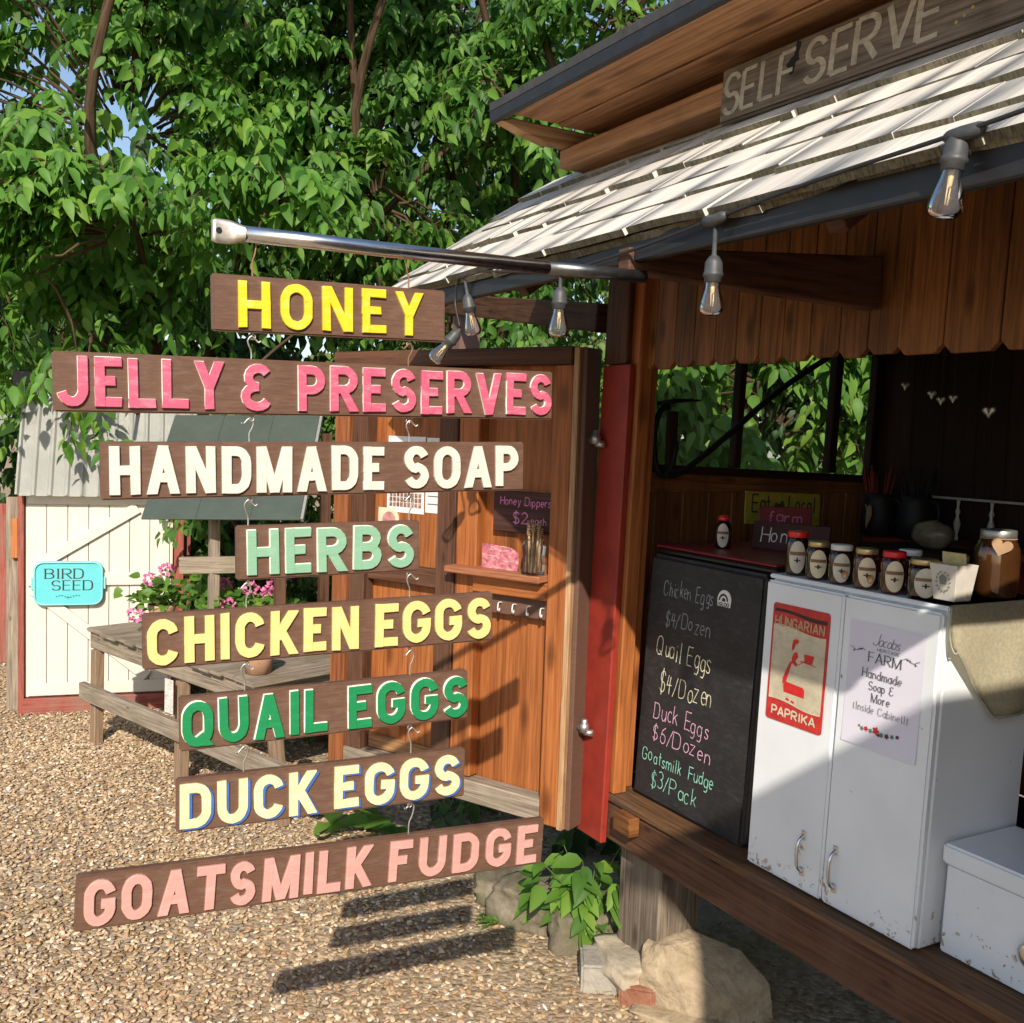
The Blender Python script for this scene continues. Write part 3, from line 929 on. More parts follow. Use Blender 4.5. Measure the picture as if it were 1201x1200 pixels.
# scalloped header boards
def dogear(bm, y0, y1, z0, z1, x, th, c=0.018):
    pts = [(y0, z0+c), (y0+c, z0), (y1-c, z0), (y1, z0+c), (y1, z1), (y0, z1)]
    Mx = Matrix(((0, 0, -1, x), (1, 0, 0, 0), (0, 1, 0, 0), (0, 0, 0, 1)))
    t = new()
    prism(t, pts, 0, th, Mx, 0.002)
    uvl = t.loops.layers.uv.verify()
    o, o2 = random.uniform(0, 30), random.uniform(0, 30)
    for f in t.faces:
        for l in f.loops: l[uvl].uv = (l.vert.co.z+o, l.vert.co.y+o2)
    merge(bm, t)
bm = new()
y = 2.585
while y > 1.62:
    wd = random.choice((0.086, 0.09, 0.094))
    dogear(bm, y-wd+0.002, y-0.001, 1.915+random.uniform(-.003, .003), 2.43, 1.898, 0.018); y -= wd
while y > 0.42:
    wd = random.choice((0.12, 0.135, 0.15))
    dogear(bm, y-wd+0.002, y-0.001, 1.908+random.uniform(-.003, .003), 2.43, 1.888, 0.018, 0.02); y -= wd
lean(bm, LEAN, 1.9); obj('header_boards', bm, M['cedar'], stand)
# bracket arms carrying the porch eave
for yy in (1.66, 0.42):
    bm = new()
    pts = [(1.17, 2.026), (1.868, 2.015), (1.868, 2.135), (1.17, 2.072)] if yy > 1 else [(1.19, 2.068), (1.868, 2.068), (1.868, 2.17), (1.19, 2.098)]
    prism(bm, pts, -0.018, 0.018, Matrix(((1, 0, 0, 0), (0, 0, -1, yy), (0, 1, 0, 0), (0, 0, 0, 1))), 0.003)
    obj('bracket_arm', bm, M['brown'], stand)
# porch roof
SL = 0.73
roofz = lambda x: 2.105 + SL*(x-1.2)
bm = new()
ang = math.atan(SL)
Mr = Matrix.Translation((1.2, 0, 2.090)) @ Matrix.Rotation(-ang, 4, 'Y')
LEN = 0.60/math.cos(ang)
y = 0.42
while y < 2.94:
    y2 = min(y+0.14, 2.95)
    box(bm, (0.012, y+.001, -0.006), (LEN, y2-.001, 0.010), Mr, axis=0); y = y2
deck = obj('porch_roof', bm, M['darkwall'], stand)
for yy in (0.7, 1.2, 2.2, 2.75):
    bm = new(); box(bm, (0.02, yy-.02, -0.075), (LEN-0.03, yy+.02, -0.008), Mr, axis=0); obj('rafter', bm, M['brown'], deck)
bm = new(); box(bm, (1.180, 0.415, 2.045), (1.202, 2.95, 2.106), axis=1, bev=0.003); obj('eave_fascia', bm, M['black'], stand)
# shingles: courses of uneven, slightly cupped wooden shakes
tops, butts = new(), new()
def shake(y0, y1, s0, s1, lift, th, sl):
    """One shake; s along the slope from the eave, its butt end towards the eave."""
    ln = s1-s0
    tilt = sl
    nseg = 3
    crown = random.uniform(-0.0015, 0.002)
    rowsT = []
    sk = random.uniform(-0.007, 0.007)
    for i in range(nseg+1):
        f = i/nseg
        yy = y0+(y1-y0)*f
        c = crown*(1-(2*f-1)**2)
        b = s0 + sk*(f-.5)*2 + random.uniform(-.0015, .0015)
        rowsT.append((Vector((b, yy, lift+th+c)), Vector((s1, yy, lift-0.006+th*.3)), Vector((b, yy, lift+c*.6))))
    uo, vo_ = random.uniform(0, 40), random.uniform(0, 40)
    def face(bmx, q, uvs):
        t = [bmx.verts.new(Mr @ p) for p in q]
        f = bmx.faces.new(t)
        ul = bmx.loops.layers.uv.verify()
        for l, u in zip(f.loops, uvs): l[ul].uv = (u[0]+uo, u[1]+vo_)
    T = [[tops.verts.new(Mr @ r[0]) for r in rowsT], [tops.verts.new(Mr @ r[1]) for r in rowsT]]
    ul = tops.loops.layers.uv.verify()
    for i in range(nseg):
        f = tops.faces.new((T[0][i+1], T[0][i], T[1][i], T[1][i+1]))
        for l in f.loops:
            p = Mr.inverted() @ l.vert.co
            l[ul].uv = (p.x+uo, p.y+vo_)
        f.smooth = True
    # ends of the shake
    for q in ((T[0][0], T[1][0]), (T[0][-1], T[1][-1])):
        lo_ = tops.verts.new(Mr @ Vector((Mr.inverted() @ q[0].co) - Vector((0, 0, th))))
        f = tops.faces.new((q[0], q[1], lo_))
    Bt = [butts.verts.new(Mr @ r[0]) for r in rowsT]
    Bb = [butts.verts.new(Mr @ r[2]) for r in rowsT]
    ul = butts.loops.layers.uv.verify()
    for i in range(nseg):
        f = butts.faces.new((Bt[i], Bt[i+1], Bb[i+1], Bb[i]))
        for l in f.loops: l[ul].uv = (l.vert.co.z*8+uo, l.vert.co.y+vo_)
    for i in range(nseg):    # underside, so that a raised edge throws a true shade
        bt = [butts.verts.new(Mr @ p) for p in (rowsT[i][2], rowsT[i+1][2], rowsT[i+1][1]-Vector((0, 0, .004)), rowsT[i][1]-Vector((0, 0, .004)))]
        butts.faces.new(bt)
courses = [(-0.022, 0.016), (-0.030, 0.032)] + [(0.085+0.124*i, 0.030) for i in range(5)]
for ci, (s0, lift) in enumerate(courses):
    y = 0.40 + random.uniform(-.05, .05)
    while y < 2.95:
        wd = random.choice((0.11, 0.15, 0.19, 0.24, 0.29))
        y2 = min(y+wd, 2.965+random.uniform(-.012, .012))
        s1 = s0+0.25 if ci else s0+0.12
        shake(y+.0002, y2-.0002, s0+random.uniform(-.005, .005), min(s1, LEN), lift - 0.008 + 0.0035*math.sin(y*3.1+ci*1.9)+0.0010*math.sin(y*9+ci), 0.014, 0)
        y = y2
obj('shingles', tops, M['shingle'], deck)
obj('shingle_butts', butts, M['butt'], deck)
# upper storey: wall, plate, soffit, roof
bm = new()
box(bm, (1.740, 0.42, 2.30), (1.765, 2.645, 2.640), axis=1); box(bm, (1.767, 2.60, 2.472), (2.55, 2.62, 2.655), axis=0); box(bm, (1.767, 0.42, 2.472), (2.55, 0.44, 2.655), axis=0); box(bm, (2.552, 0.42, 2.472), (2.572, 2.62, 2.70), axis=1); obj('upper_wall', bm, M['soffit'], stand)
bm = new()
box(bm, (1.622, 0.40, 2.497), (1.739, 2.657, 2.552), axis=1, bev=0.005); obj('wall_plate', bm, M['soffit'], stand)
up_ = new()
box(up_, (1.418, 0.40, 2.606), (1.575, 2.600, 2.621), axis=1, bev=0.003)
box(up_, (1.579, 0.40, 2.601), (1.739, 2.600, 2.617), axis=1, bev=0.003)
obj('soffit', up_, M['soffit'], stand)
bm = new()
prism(bm, [(1.405, 2.592), (1.47, 2.572), (1.55, 2.554), (1.775, 2.554), (1.775, 2.604), (1.44, 2.606)], -0.018, 0.018, Matrix(((1, 0, 0, 0), (0, 0, -1, 2.640), (0, 1, 0, 0), (0, 0, 0, 1))), 0.004)
obj('end_rafter', bm, wood('pale rafter end', (0.20, 0.10, 0.045), (0.46, 0.28, 0.15), 0.7, .8, .1, 1.0), stand)
bm = new()
Mu = Matrix.Translation((1.395, 0, 2.626)) @ Matrix.Rotation(-math.atan(0.10), 4, 'Y')
box(bm, (0.0, 0.38, 0.0), (1.20, 2.68, 0.025), Mu, axis=0)
up_roof = obj('upper_roof', bm, M['roofing'], stand)
bm = new(); box(bm, (1.392, 0.38, 2.594), (1.412, 2.672, 2.625), axis=1, bev=0.002); obj('upper_fascia', bm, M['black'], stand)
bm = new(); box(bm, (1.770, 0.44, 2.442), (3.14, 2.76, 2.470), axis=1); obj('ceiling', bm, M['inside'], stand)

# ---- the open cabinet door, hinged on the red corner board
DL, DR, DZ = Vector((1.285, 3.62, 0)), Vector((1.735, 2.68, 0)), 0.452
dd = (DR-DL).normalized()
dn = Vector((dd.y, -dd.x, 0))                         # towards the yard
Md = Matrix(((dd.x, -dn.x, 0, DL.x), (dd.y, -dn.y, 0, DL.y), (0, 0, 1, DZ), (0, 0, 0, 1)))   # x along, y into the door, z up
if Md.to_3x3().determinant() < 0: print('door frame is mirrored')
DW, DH, DT = 1.042, 1.533, 0.105
door = None
bm = new()
box(bm, (0.002, DT-0.014, 0.0), (DW, DT, DH), Md, axis=2, bev=0.003)
door = obj('door', bm, M['brownpaint'], stand)
bm = new()      # tongue and groove lining
x = 0.02
while x < DW-0.02:
    x2 = min(x+0.30, DW-0.02)
    box(bm, (x+.0015, DT-0.034, 0.02), (x2-.0015, DT-0.0155, DH-0.02), Md, axis=2, bev=0.003); x = x2
obj('lining', bm, M['orange'], door)
def dbox(name, lo, hi, mat, axis=None, bev=0.004):
    b = new(); box(b, lo, hi, Md, axis=axis, bev=bev); return obj(name, b, mat, door)
dbox('stile', (0.0, 0.0, 0.0), (0.072, DT-0.015, DH-0.056), wood('reddish stile', (0.10, .03, .012), (.30, .105, .035), .6), 2)
dbox('stile', (0.075, 0.012, 0.03), (0.150, DT-0.036, DH-0.058), M['brown'], 2)
dbox('stile', (0.485, 0.012, 0.03), (0.565, DT-0.036, DH-0.058), M['brown'], 2)
dbox('stile', (0.568, 0.018, 0.08), (0.655, DT-0.036, DH-0.062), M['orange'], 2)
dbox('stile', (0.955, 0.0, 0.0), (DW-0.018, DT-0.015, DH-0.056), M['orange'], 2)
dbox('edge_board', (DW-0.016, -0.004, -0.004), (DW+0.004, DT-0.015, DH-0.002), wood('pale edge strip', (.22, .11, .05), (.55, .36, .2), .6, 1, .1), 2, 0.003)
dbox('hinge_side', (DW+0.005, 0.014, -0.004), (DW+0.022, DT-0.002, DH-0.002), M['brownpaint'], 2, 0.003)
dbox('top_rail', (0.0, -0.012, DH-0.054), (DW-0.018, DT-0.015, DH), M['brown'], 0)
dbox('bottom_rail', (0.073, 0.004, 0.0), (0.954, DT-0.036, 0.075), M['grey'], 0)
dbox('bottom_rail', (0.152, 0.055, 0.077), (0.484, DT-0.036, 0.13), wood('sunlit lower rail', (.16, .07, .025), (.40, .22, .1), .6), 0)  # rail wood coloured paler for the sunlight on it
dbox('middle_rail', (0.152, 0.03, 0.71), (0.484, DT-0.036, 0.775), M['brown'], 0)
dbox('shelf', (0.568, -0.045, 0.785), (0.953, DT-0.036, 0.808), wood('reddish shelf', (.17, .05, .02), (.42, .18, .09), .6), 0)
dbox('shelf_support', (0.657, 0.0, 0.725), (0.953, 0.017, 0.783), M['orange'], 0)
rail = dbox('hook_rail', (0.667, 0.035, 0.655), (0.952, DT-0.036, 0.722), M['brownpaint'], 0)
for sx in (0.70, 0.757, 0.815, 0.872, 0.925):
    b = new()
    tube(b, [Md @ Vector(p) for p in catmull([(sx, 0.036, 0.695), (sx, 0.018, 0.697), (sx+.004, 0.008, 0.688), (sx+.004, 0.008, 0.674), (sx+.002, 0.018, 0.668), (sx-.002, 0.026, 0.676)], 4)], 0.0026, 6)
    obj('cup_hook', b, M['lidwhite'], door)
for hz in (0.33, 1.245):
    b = new()
    p0 = Md @ Vector((DW+0.024, 0.045, hz))
    side = dd
    tube(b, [p0 - dd*0.004, p0 + dd*0.03], 0.010, 10)
    lathe(b, [(0.016, -0.012), (0.016, 0.014), (0.011, 0.016), (0.011, 0.028), (0.007, 0.031)], p0 + dd*0.022, 14)
    tube(b, [p0 + dd*0.022 + Vector((0, 0, -.014)), Vector((1.80, 2.650, DZ+hz-0.012)), Vector((1.815, 2.635, DZ+hz-0.012))], [0.009, 0.010, 0.012], 10)
    obj('hinge', b, M['cast'], door)

# ================================================================== PIPE AND HANGING SIGNS
PY = 1.64
pipe = thing('sign_pipe', 'polished steel pipe with flattened drilled end carrying the stack of hanging signs', 'pipe', (1.0, PY, 2.01))
A, B = Vector((0.425, PY, 2.003)), Vector((0.985, PY, 2.012))
bm = new(); tube(bm, [A, A+(B-A)*.3, B], 0.0125, 20); obj('pipe', bm, M['chrome'], pipe)
bm = new()
t = bmesh.new()
prof = [(0.376, 0.0165, 0.0035), (0.382, 0.019, 0.0035), (0.402, 0.019, 0.0038), (0.409, 0.0175, 0.006), (0.417, 0.0150, 0.0100), (0.426, 0.0127, 0.0127)]
rings = []
for x, hz, hy in prof:
    rings.append([t.verts.new((x, PY+hy*math.cos(2*PI*k/20), 2.0025+hz*(abs(math.sin(2*PI*k/20))**0.6)*(1 if math.sin(2*PI*k/20) >= 0 else -1))) for k in range(20)])
for a, b in zip(rings, rings[1:]):
    for k2 in range(20):
        f = t.faces.new((a[k2], a[(k2+1) % 20], b[(k2+1) % 20], b[k2])); f.smooth = True
t.faces.new(list(reversed(rings[0])))
merge(bm, t)
obj('flattened_end', bm, M['dullsteel'], pipe)
bm = new()
lathe(bm, [(0.0048, -0.0005), (0.0048, 0.0005)], sides=12, M=Matrix.Translation((0.386, PY-0.0042, 2.003)) @ Matrix.Rotation(PI/2, 4, 'X'))
obj('bolt_hole', bm, M['iron'], pipe)
bm = new(); tube(bm, [B, Vector((1.205, PY, 2.019))], 0.0122, 18); obj('shadowed_pipe', bm, plain('shadow dark steel', (0.16, 0.165, 0.17), 0.35, 0.9), pipe)  # same pipe run on, coloured darker for the roof's shadow on it

CH1, CH2 = 0.444, 0.714
SIGNS = [  # words, letters colour, left end, right end, turn, spans, label
 ('HONEY', 'yellow', (0.379, 1.893), (0.780, 1.905), 0, [('HONEY', .0391, .3568)], 'short brown board with bright yellow letters HONEY, topmost under the pipe'),
 ('JELLY', 'pink', (0.151, 1.757), (1.006, 1.778), 0, [('JELLY', .0034, .2465), ('&', .2734, .3242), ('PRESERVES', .3666, .8519)], 'long brown board with pink letters JELLY & PRESERVES'),
 ('HAND', 'white', (0.218, 1.626), (0.944, 1.646), -1.5, [('HANDMADE', .0117, .4529), ('SOAP', .4889, .7134)], 'brown board with white letters HANDMADE SOAP'),
 ('HERBS', 'mint', (0.424, 1.496), (0.741, 1.503), -2, [('HERBS', .0164, .3056)], 'shortest brown board with sage green letters HERBS'),
 ('CHICK', 'cream', (0.282, 1.358), (0.886, 1.371), -3, [('CHICKEN', .0054, .3500), ('EGGS', .3790, .6001)], 'brown board with pale yellow letters CHICKEN EGGS'),
 ('QUAIL', 'green', (0.340, 1.220), (0.839, 1.231), -4, [('QUAIL', .0026, .2411), ('EGGS', .277, .4995)], 'brown board with emerald green letters QUAIL EGGS'),
 ('DUCK', 'duck', (0.337, 1.084), (0.836, 1.088), -5, [('DUCK', .0049, .2290), ('EGGS', .2590, .4904)], 'brown board with pale yellow letters outlined in blue, DUCK EGGS'),
 ('GOATS', 'blush', (0.185, 0.958), (1.018, 0.924), -1, [('GOATS', .011, .2777), ('MILK', .2900, .4830), ('FUDGE', .5152, .8184)], 'long brown board with blush pink letters GOATSMILK FUDGE, lowest in the stack'),
]
BH, BT = 0.0889, 0.017
prev_z = None
for si, (key, colr, l, r, turn, words, label) in enumerate(SIGNS):
    th = math.radians(turn)
    ln = (r[0]-l[0])/math.cos(th)
    ln = math.hypot(ln, r[1]-l[1])
    tilt = math.atan2(r[1]-l[1], (r[0]-l[0])/math.cos(th))
    y0 = PY + math.tan(th)*(l[0]-0.585)
    root = thing('hanging_sign', label, 'sign', (l[0], y0, l[1]), group='sign boards hanging in a stack from the pipe')
    root.rotation_euler = (Matrix.Rotation(th, 3, 'Z') @ Matrix.Rotation(-tilt, 3, 'Y')).to_euler()
    # local frame: x along the board, -y to the reader, z up, origin at left end mid height
    bm = new(); box(bm, (0, 0, -BH/2), (ln, BT, BH/2), axis=0, bev=0.0025, seg=2)
    obj('board', bm, M['sign'], root, world=False)
    H = 0.0745 if key not in ('HONEY', 'GOATS') else 0.0735
    for (word, a, b) in words:
        t = 0.0150 if word != 'HONEY' else 0.0138
        if key == 'JELLY': t = 0.0140
        nat = [G_[c][0]*H for c in word]
        gap = 0.125*H if word != 'HONEY' else 0.22*H
        scale = ((b-a)-gap*(len(word)-1))/sum(nat)
        if scale > 1.12 or scale < 0.8:
            scale = min(1.12, max(0.8, scale))
            gap = ((b-a)-scale*sum(nat))/max(1, len(word)-1)
        x = a
        for c, wn_ in zip(word, nat):
            W = wn_*scale
            hh = H*random.uniform(0.985, 1.01)
            dz = random.uniform(-0.0012, 0.0012)
            Ml = Matrix(((1, 0, 0, x), (0, 0, -1, -0.0002), (0, 1, 0, -hh/2+dz), (0, 0, 0, 1))) @ Matrix.Rotation(random.uniform(-.012, .012), 4, 'Z')
            bm, _ = letter_bm(c, hh, t, 0.0056, W, wob=0.0006)
            bmesh.ops.transform(bm, matrix=Ml, verts=bm.verts)
            lo = obj('letter', bm, M[colr], root, world=False)
            if key in ('QUAIL', 'DUCK', 'HERBS', 'JELLY'):
                off = {'QUAIL': (-.0013, .0013), 'DUCK': (.0046, -.0034), 'HERBS': (-.0009, .0010), 'JELLY': (-.0003, .0006)}[key]
                base = {'QUAIL': 0.0046, 'DUCK': 0.0038, 'HERBS': 0.0046, 'JELLY': 0.0046}[key]
                bm, _ = letter_bm(c, hh, t, base, W, dx=off[0], dy=off[1])
                bmesh.ops.transform(bm, matrix=Ml, verts=bm.verts)
                obj('letter_edging', bm, M['blue'] if key == 'DUCK' else M['under'], lo, world=False)
            x += W+gap
    # two wire hooks on top, two screw eyes below
    for ci, cx in enumerate((CH1, CH2 + 0.0035*si)):
        s = (cx-l[0])/math.cos(th)
        topw = (2.003-0.011) if si == 0 else None
        zt = BH/2
        zup = (2.000 - (l[1]+(r[1]-l[1])*(s/ln))) if si == 0 else (prev_z[ci] - (l[1]+(r[1]-l[1])*(s/ln)))
        bm = new()
        sg = -1 if (si+ci) % 2 else 1
        ht = zup
        pts = [(s, BT/2, zt-.004), (s, BT/2, zt+0.35*(ht-zt)), (s+sg*.004, BT/2-.002, zt+0.6*(ht-zt)), (s+sg*.006, BT/2-.003, ht-.006),
               (s, BT/2-.004, ht+.001), (s-sg*.007, BT/2-.004, ht-.005), (s-sg*.011, BT/2-.005, ht-.0085), (s-sg*.014, BT/2-.006, ht-.006)]
        tube(bm, catmull(pts, 5), 0.0014, 8)
        obj('wire_hook', bm, M['rustwire'] if si < 1 or (si == 1 and ci) else M['wire'], root, world=False)
        bm = new()
        if si < len(SIGNS)-1:
            rg = [Vector((s+0.0035*math.sin(a_), BT/2, -BH/2-.0062+.0042*math.cos(a_))) for a_ in [i*2*PI/14 for i in range(15)]]
            tube(bm, rg, 0.0011, 6, caps=False)
            tube(bm, [(s, BT/2, -BH/2+.003), (s, BT/2, -BH/2-.0025)], 0.0013, 6)
            obj('screw_eye', bm, M['wire'], root, world=False)
    prev_z = [l[1]+(r[1]-l[1])*(((cx-l[0])/math.cos(th))/ln) - BH/2 - 0.0065 for cx in (CH1, CH2+0.0035*si)]

# ---- string of bulbs along the eave
def bulb(loc, label, drop, R=0.0235, tilt=(0, 0)):
    root = thing('light_bulb', label, 'light bulb', loc, group='clear bulbs strung along the eave')
    root.rotation_euler = (tilt[0], tilt[1], 0)
    bm = new()                                   # socket: z = 0 is the tip of the stem
    lathe(bm, [(0.0036, 0.0), (0.0042, -drop), (0.0105, -drop-.006), (0.0150, -drop-.014), (0.0158, -drop-.030), (0.0175, -drop-.032), (0.0175, -drop-.037), (0.0150, -drop-.039), (0.0150, -drop-.047), (0.0120, -drop-.048)], sides=20)
    obj('socket', bm, M['socket'], root, smooth=False, world=False)
    z0 = -drop-.047
    k = R/0.0235
    bm = new()
    q = k*.82
    lathe(bm, [(0.0120, z0), (0.0128, z0-.006*q), (0.0150*k, z0-.016*q), (0.0190*k, z0-.032*q), (0.0224*k, z0-.047*q), (0.0238*k, z0-.058*q), (0.0236*k, z0-.064*q), (0.0218*k, z0-.070*q), (0.0175*k, z0-.0755*q), (0.011*k, z0-.0785*q), (0.005*k, z0-.0795*q), (0.0, z0-.0800*q)], sides=24, capb=False, capt=False)
    obj('bulb', bm, M['bulb'], root, world=False)
    bm = new()
    lathe(bm, [(0.0042, z0+.001), (0.0035, z0-.020*k), (0.0015, z0-.024*k)], sides=10)
    for a in (0, PI):
        tube(bm, [(0.003*math.cos(a), 0.003*math.sin(a), z0-.020*k), (0.0022*math.cos(a), .0022*math.sin(a), z0-.046*k)], 0.0010, 6)
    obj('filament', bm, M['filament'], root, world=False)
    return root
bulb((1.150, 0.900, 2.112), 'clear bulb nearest the viewer, hanging over the white cabinet', 0.004, 0.0225, tilt=(.06, .10))
bulb((1.163, 1.385, 2.074), 'clear bulb hanging just right of the pipe bracket arm', 0.052, 0.0205)
bulb((1.165, 1.884, 2.046), 'clear bulb with amber filament hanging above the open door corner', 0.024, 0.0215)
bulb((1.165, 2.345, 2.098), 'clear bulb hanging beside the yellow HONEY board under the roof tip', 0.043, 0.0215, tilt=(0, -0.22))
bulb((1.168, 2.365, 1.968), 'small tilted bulb with dark socket, lowest and farthest along the eave', 0.004, 0.0205, tilt=(0.35, 0.6))
cordt = thing('string_lights', 'black cord of the string lights looped along the shingle eave', 'cord', (1.16, 1.6, 2.1))
bm = new()
pts = [(1.175, 0.36, 2.150), (1.150, 0.62, 2.128), (1.146, 0.893, 2.108), (1.152, 1.15, 2.098), (1.160, 1.385, 2.082), (1.164, 1.64, 2.062), (1.165, 1.884, 2.056), (1.166, 2.12, 2.082), (1.165, 2.345, 2.104), (1.168, 2.40, 2.05), (1.168, 2.368, 1.972)]
tube(bm, catmull(pts, 6), 0.0034, 8)
obj('cord', bm, M['cord'], cordt)
for (x, y, z, dx) in ((1.146, 0.893, 2.106, .006), (1.160, 1.385, 2.080, 0), (1.165, 1.884, 2.054, 0), (1.165, 2.345, 2.102, 0)):
    bm = new()
    tube(bm, [(x+dx, y-.031, z+.005), (x+dx, y-.022, z+.002), (x, y, z-.001), (x+dx, y+.022, z+.001), (x+dx, y+.031, z+.002)], [0.0045, 0.0095, 0.0105, 0.0095, 0.0045], 12)
    obj('cord_clip', bm, M['socket'], cordt)

# ---- SELF SERVE plank, leaning on the upper wall
PV = Vector((1.600, 1.914, 2.440))
e_x = Vector((0.0, -1.0, -0.012)).normalized()
e_z = Vector((0.03, 0, 1)); e_z = (e_z - e_x*e_z.dot(e_x)).normalized()
e_y = e_z.cross(e_x)
Mss = Matrix(((e_x.x, e_y.x, e_z.x, PV.x), (e_x.y, e_y.y, e_z.y, PV.y), (e_x.z, e_y.z, e_z.z, PV.z), (0, 0, 0, 1)))
ss = thing('self_serve_sign', 'weathered grey plank lettered SELF SERVE with painted stars, standing on the shingles', 'sign', PV)
bm = new(); box(bm, (0, 0.0, 0.0), (1.10, 0.019, 0.127), Mss, axis=0, bev=0.006, seg=2); obj('plank', bm, M['signgrey'], ss)
Mw = Mss @ Matrix(((1, 0, 0, 0), (0, 0, -1, 0.0), (0, 1, 0, 0), (0, 0, 0, 1)))
bm = new()
write(bm, 'SELF', Mw @ Matrix.Translation((0.012, 0.020, 0)), 0.084, 0.0135, 0.222, tx=0.0085, serif=0.0, jit=0.03, slant=0.06, rise=0.02)
obj('lettering', bm, M['greypaint'], ss)
bm = new()
write(bm, 'SERVE', Mw @ Matrix.Translation((0.268, 0.022, 0)), 0.086, 0.0150, 0.335, tx=0.0095, jit=0.03, slant=0.06, rise=0.02)
obj('lettering', bm, M['greypaint'], ss)
bm = new()
for (cx, cy, rr_) in ((0.725, 0.096, 0.024), (0.85, 0.08, 0.024)):
    pts = [(cx+(rr_ if i % 2 == 0 else rr_*.42)*math.sin(i*PI/5+.2), cy+(rr_ if i % 2 == 0 else rr_*.42)*math.cos(i*PI/5+.2)) for i in range(10)]
    Mo = Mw @ Matrix.Translation((0, 0, .0009))
    for i in range(10):
        a, b = pts[i], pts[(i+1) % 10]
        sheet(bm, [(cx, cy, 0), (b[0], b[1], 0), (a[0], a[1], 0)], Mo)
for i, (cx, cy) in enumerate(((.640, .036), (.656, .043), (.672, .052), (.686, .062))):
    sheet(bm, [(cx+.0034*math.cos(q), cy+.0034*math.sin(q), .001) for q in [j*PI/4 for j in range(8)]], Mw)
obj('painted_stars', bm, paint('dull yellow star paint', (0.42, 0.30, 0.06), .8, .2), ss)
bm = new()
prism(bm, [(.225, .055), (.236, .058), (.240, .078), (.250, .082), (.246, .094), (.253, .116), (.240, .125), (.234, .094), (.224, .090), (.211, .078), (.223, .070)], 0.0004, 0.0009, Mw)
obj('knot_hole', bm, M['iron'], ss)

# ================================================================== FRIDGE
fr = thing('mini_fridge', 'black mini fridge with chalked egg prices on its door, on the stand floor', 'fridge', (2.15, 2.28, FZ))
FK = 0.06
def fl(bm): return lean(bm, FK)
bm = new(); box(bm, (1.968, 2.055, FZ+0.012), (2.40, 2.545, 1.357), bev=0.01, seg=2); fl(bm); obj('body', bm, M['blackgloss'], fr)
bm = new(); box(bm, (1.920, 2.056, FZ+0.004), (1.965, 2.560, 1.356), axis=2, bev=0.012, seg=3); fl(bm); obj('fridge_door', bm, M['chalkboard'], fr)
bm = new(); box(bm, (1.926, 2.040, FZ+0.02), (1.966, 2.0545, 1.350), axis=2, bev=0.004); fl(bm); obj('door_handle', bm, M['blackgloss'], fr)
bm = new(); box(bm, (1.945, 2.050, 1.358), (2.41, 2.555, 1.372), bev=0.004); fl(bm); obj('top', bm, M['blackgloss'], fr)
def fplane(y, z):      # a point of the leaning front: x right (-y), y up, z out (-x)
    return Matrix(((0, 0, -1, 1.9195), (-1, -FK, 0, y), (0, 1, 0, z), (0, 0, 0, 1)))
CH = [('Chicken Eggs', 2.440, 1.240, .046, .225, 'ch_dim', 0), ('$4/Dozen', 2.430, 1.150, .046, .205, 'ch_dim', 0),
      ('Quail Eggs', 2.462, 1.050, .060, .250, 'ch_yellow', 0), ('$4/Dozen', 2.440, 0.945, .060, .235, 'ch_yellow', 0),
      ('Duck Eggs', 2.466, 0.856, .052, .255, 'ch_pink', 0), ('$6/Dozen', 2.468, 0.788, .048, .270, 'ch_pink', 0),
      ('Goatsmilk Fudge', 2.512, 0.716, .042, .335, 'ch_green', 0), ('$3/Pack', 2.466, 0.642, .050, .215, 'ch_green', 0)]
for s, y, z, H, wd, c, rise in CH:
    bm = new()
    write(bm, s, fplane(y, z), H, 0.0029, wd, jit=0.085, slant=0.06, lift=0.0007)
    obj('chalk_writing', bm, M[c], fr)
bm = new()      # round-topped badge with an ice house
Mb = fplane(2.170, 1.262)
Mb = Mb @ Matrix.Scale(1.35, 4)
pts = [(-.019, -.012), (.019, -.012), (.021, 0)] + arc(0, 0.002, .021, .021, 5, 175, 10) + [(-.021, 0)]
prism(bm, pts, 0.0002, 0.0012, Mb)
bd = obj('badge', bm, M['lidwhite'], fr)
bm = new()
Lf, Rt = ribbon(arc(-.002, 0, .0125, .013, 0, 180, 9), 0.0045)
for i in range(len(Lf)-1): sheet(bm, [(Rt[i][0], Rt[i][1], .0016), (Rt[i+1][0], Rt[i+1][1], .0016), (Lf[i+1][0], Lf[i+1][1], .0016), (Lf[i][0], Lf[i][1], .0016)], Mb)
sheet(bm, [(-.006, -.001, .0017), (.004, -.001, .0017), (.004, .004, .0017), (-.001, .007, .0017), (-.006, .004, .0017)], Mb)
write(bm, 'IGLOO', Mb @ Matrix.Translation((-.016, -.0105, 0.001)), 0.0068, 0.0016, 0.032)
obj('badge_print', bm, M['inkdk'], bd)
mat_ = new(); box(mat_, (1.96, 2.02, 1.373), (2.42, 2.54, 1.381), bev=0.003)
tag(obj('table_mat', mat_, M['redmat']), 'dark red vinyl mat covering the top of the mini fridge', 'mat')

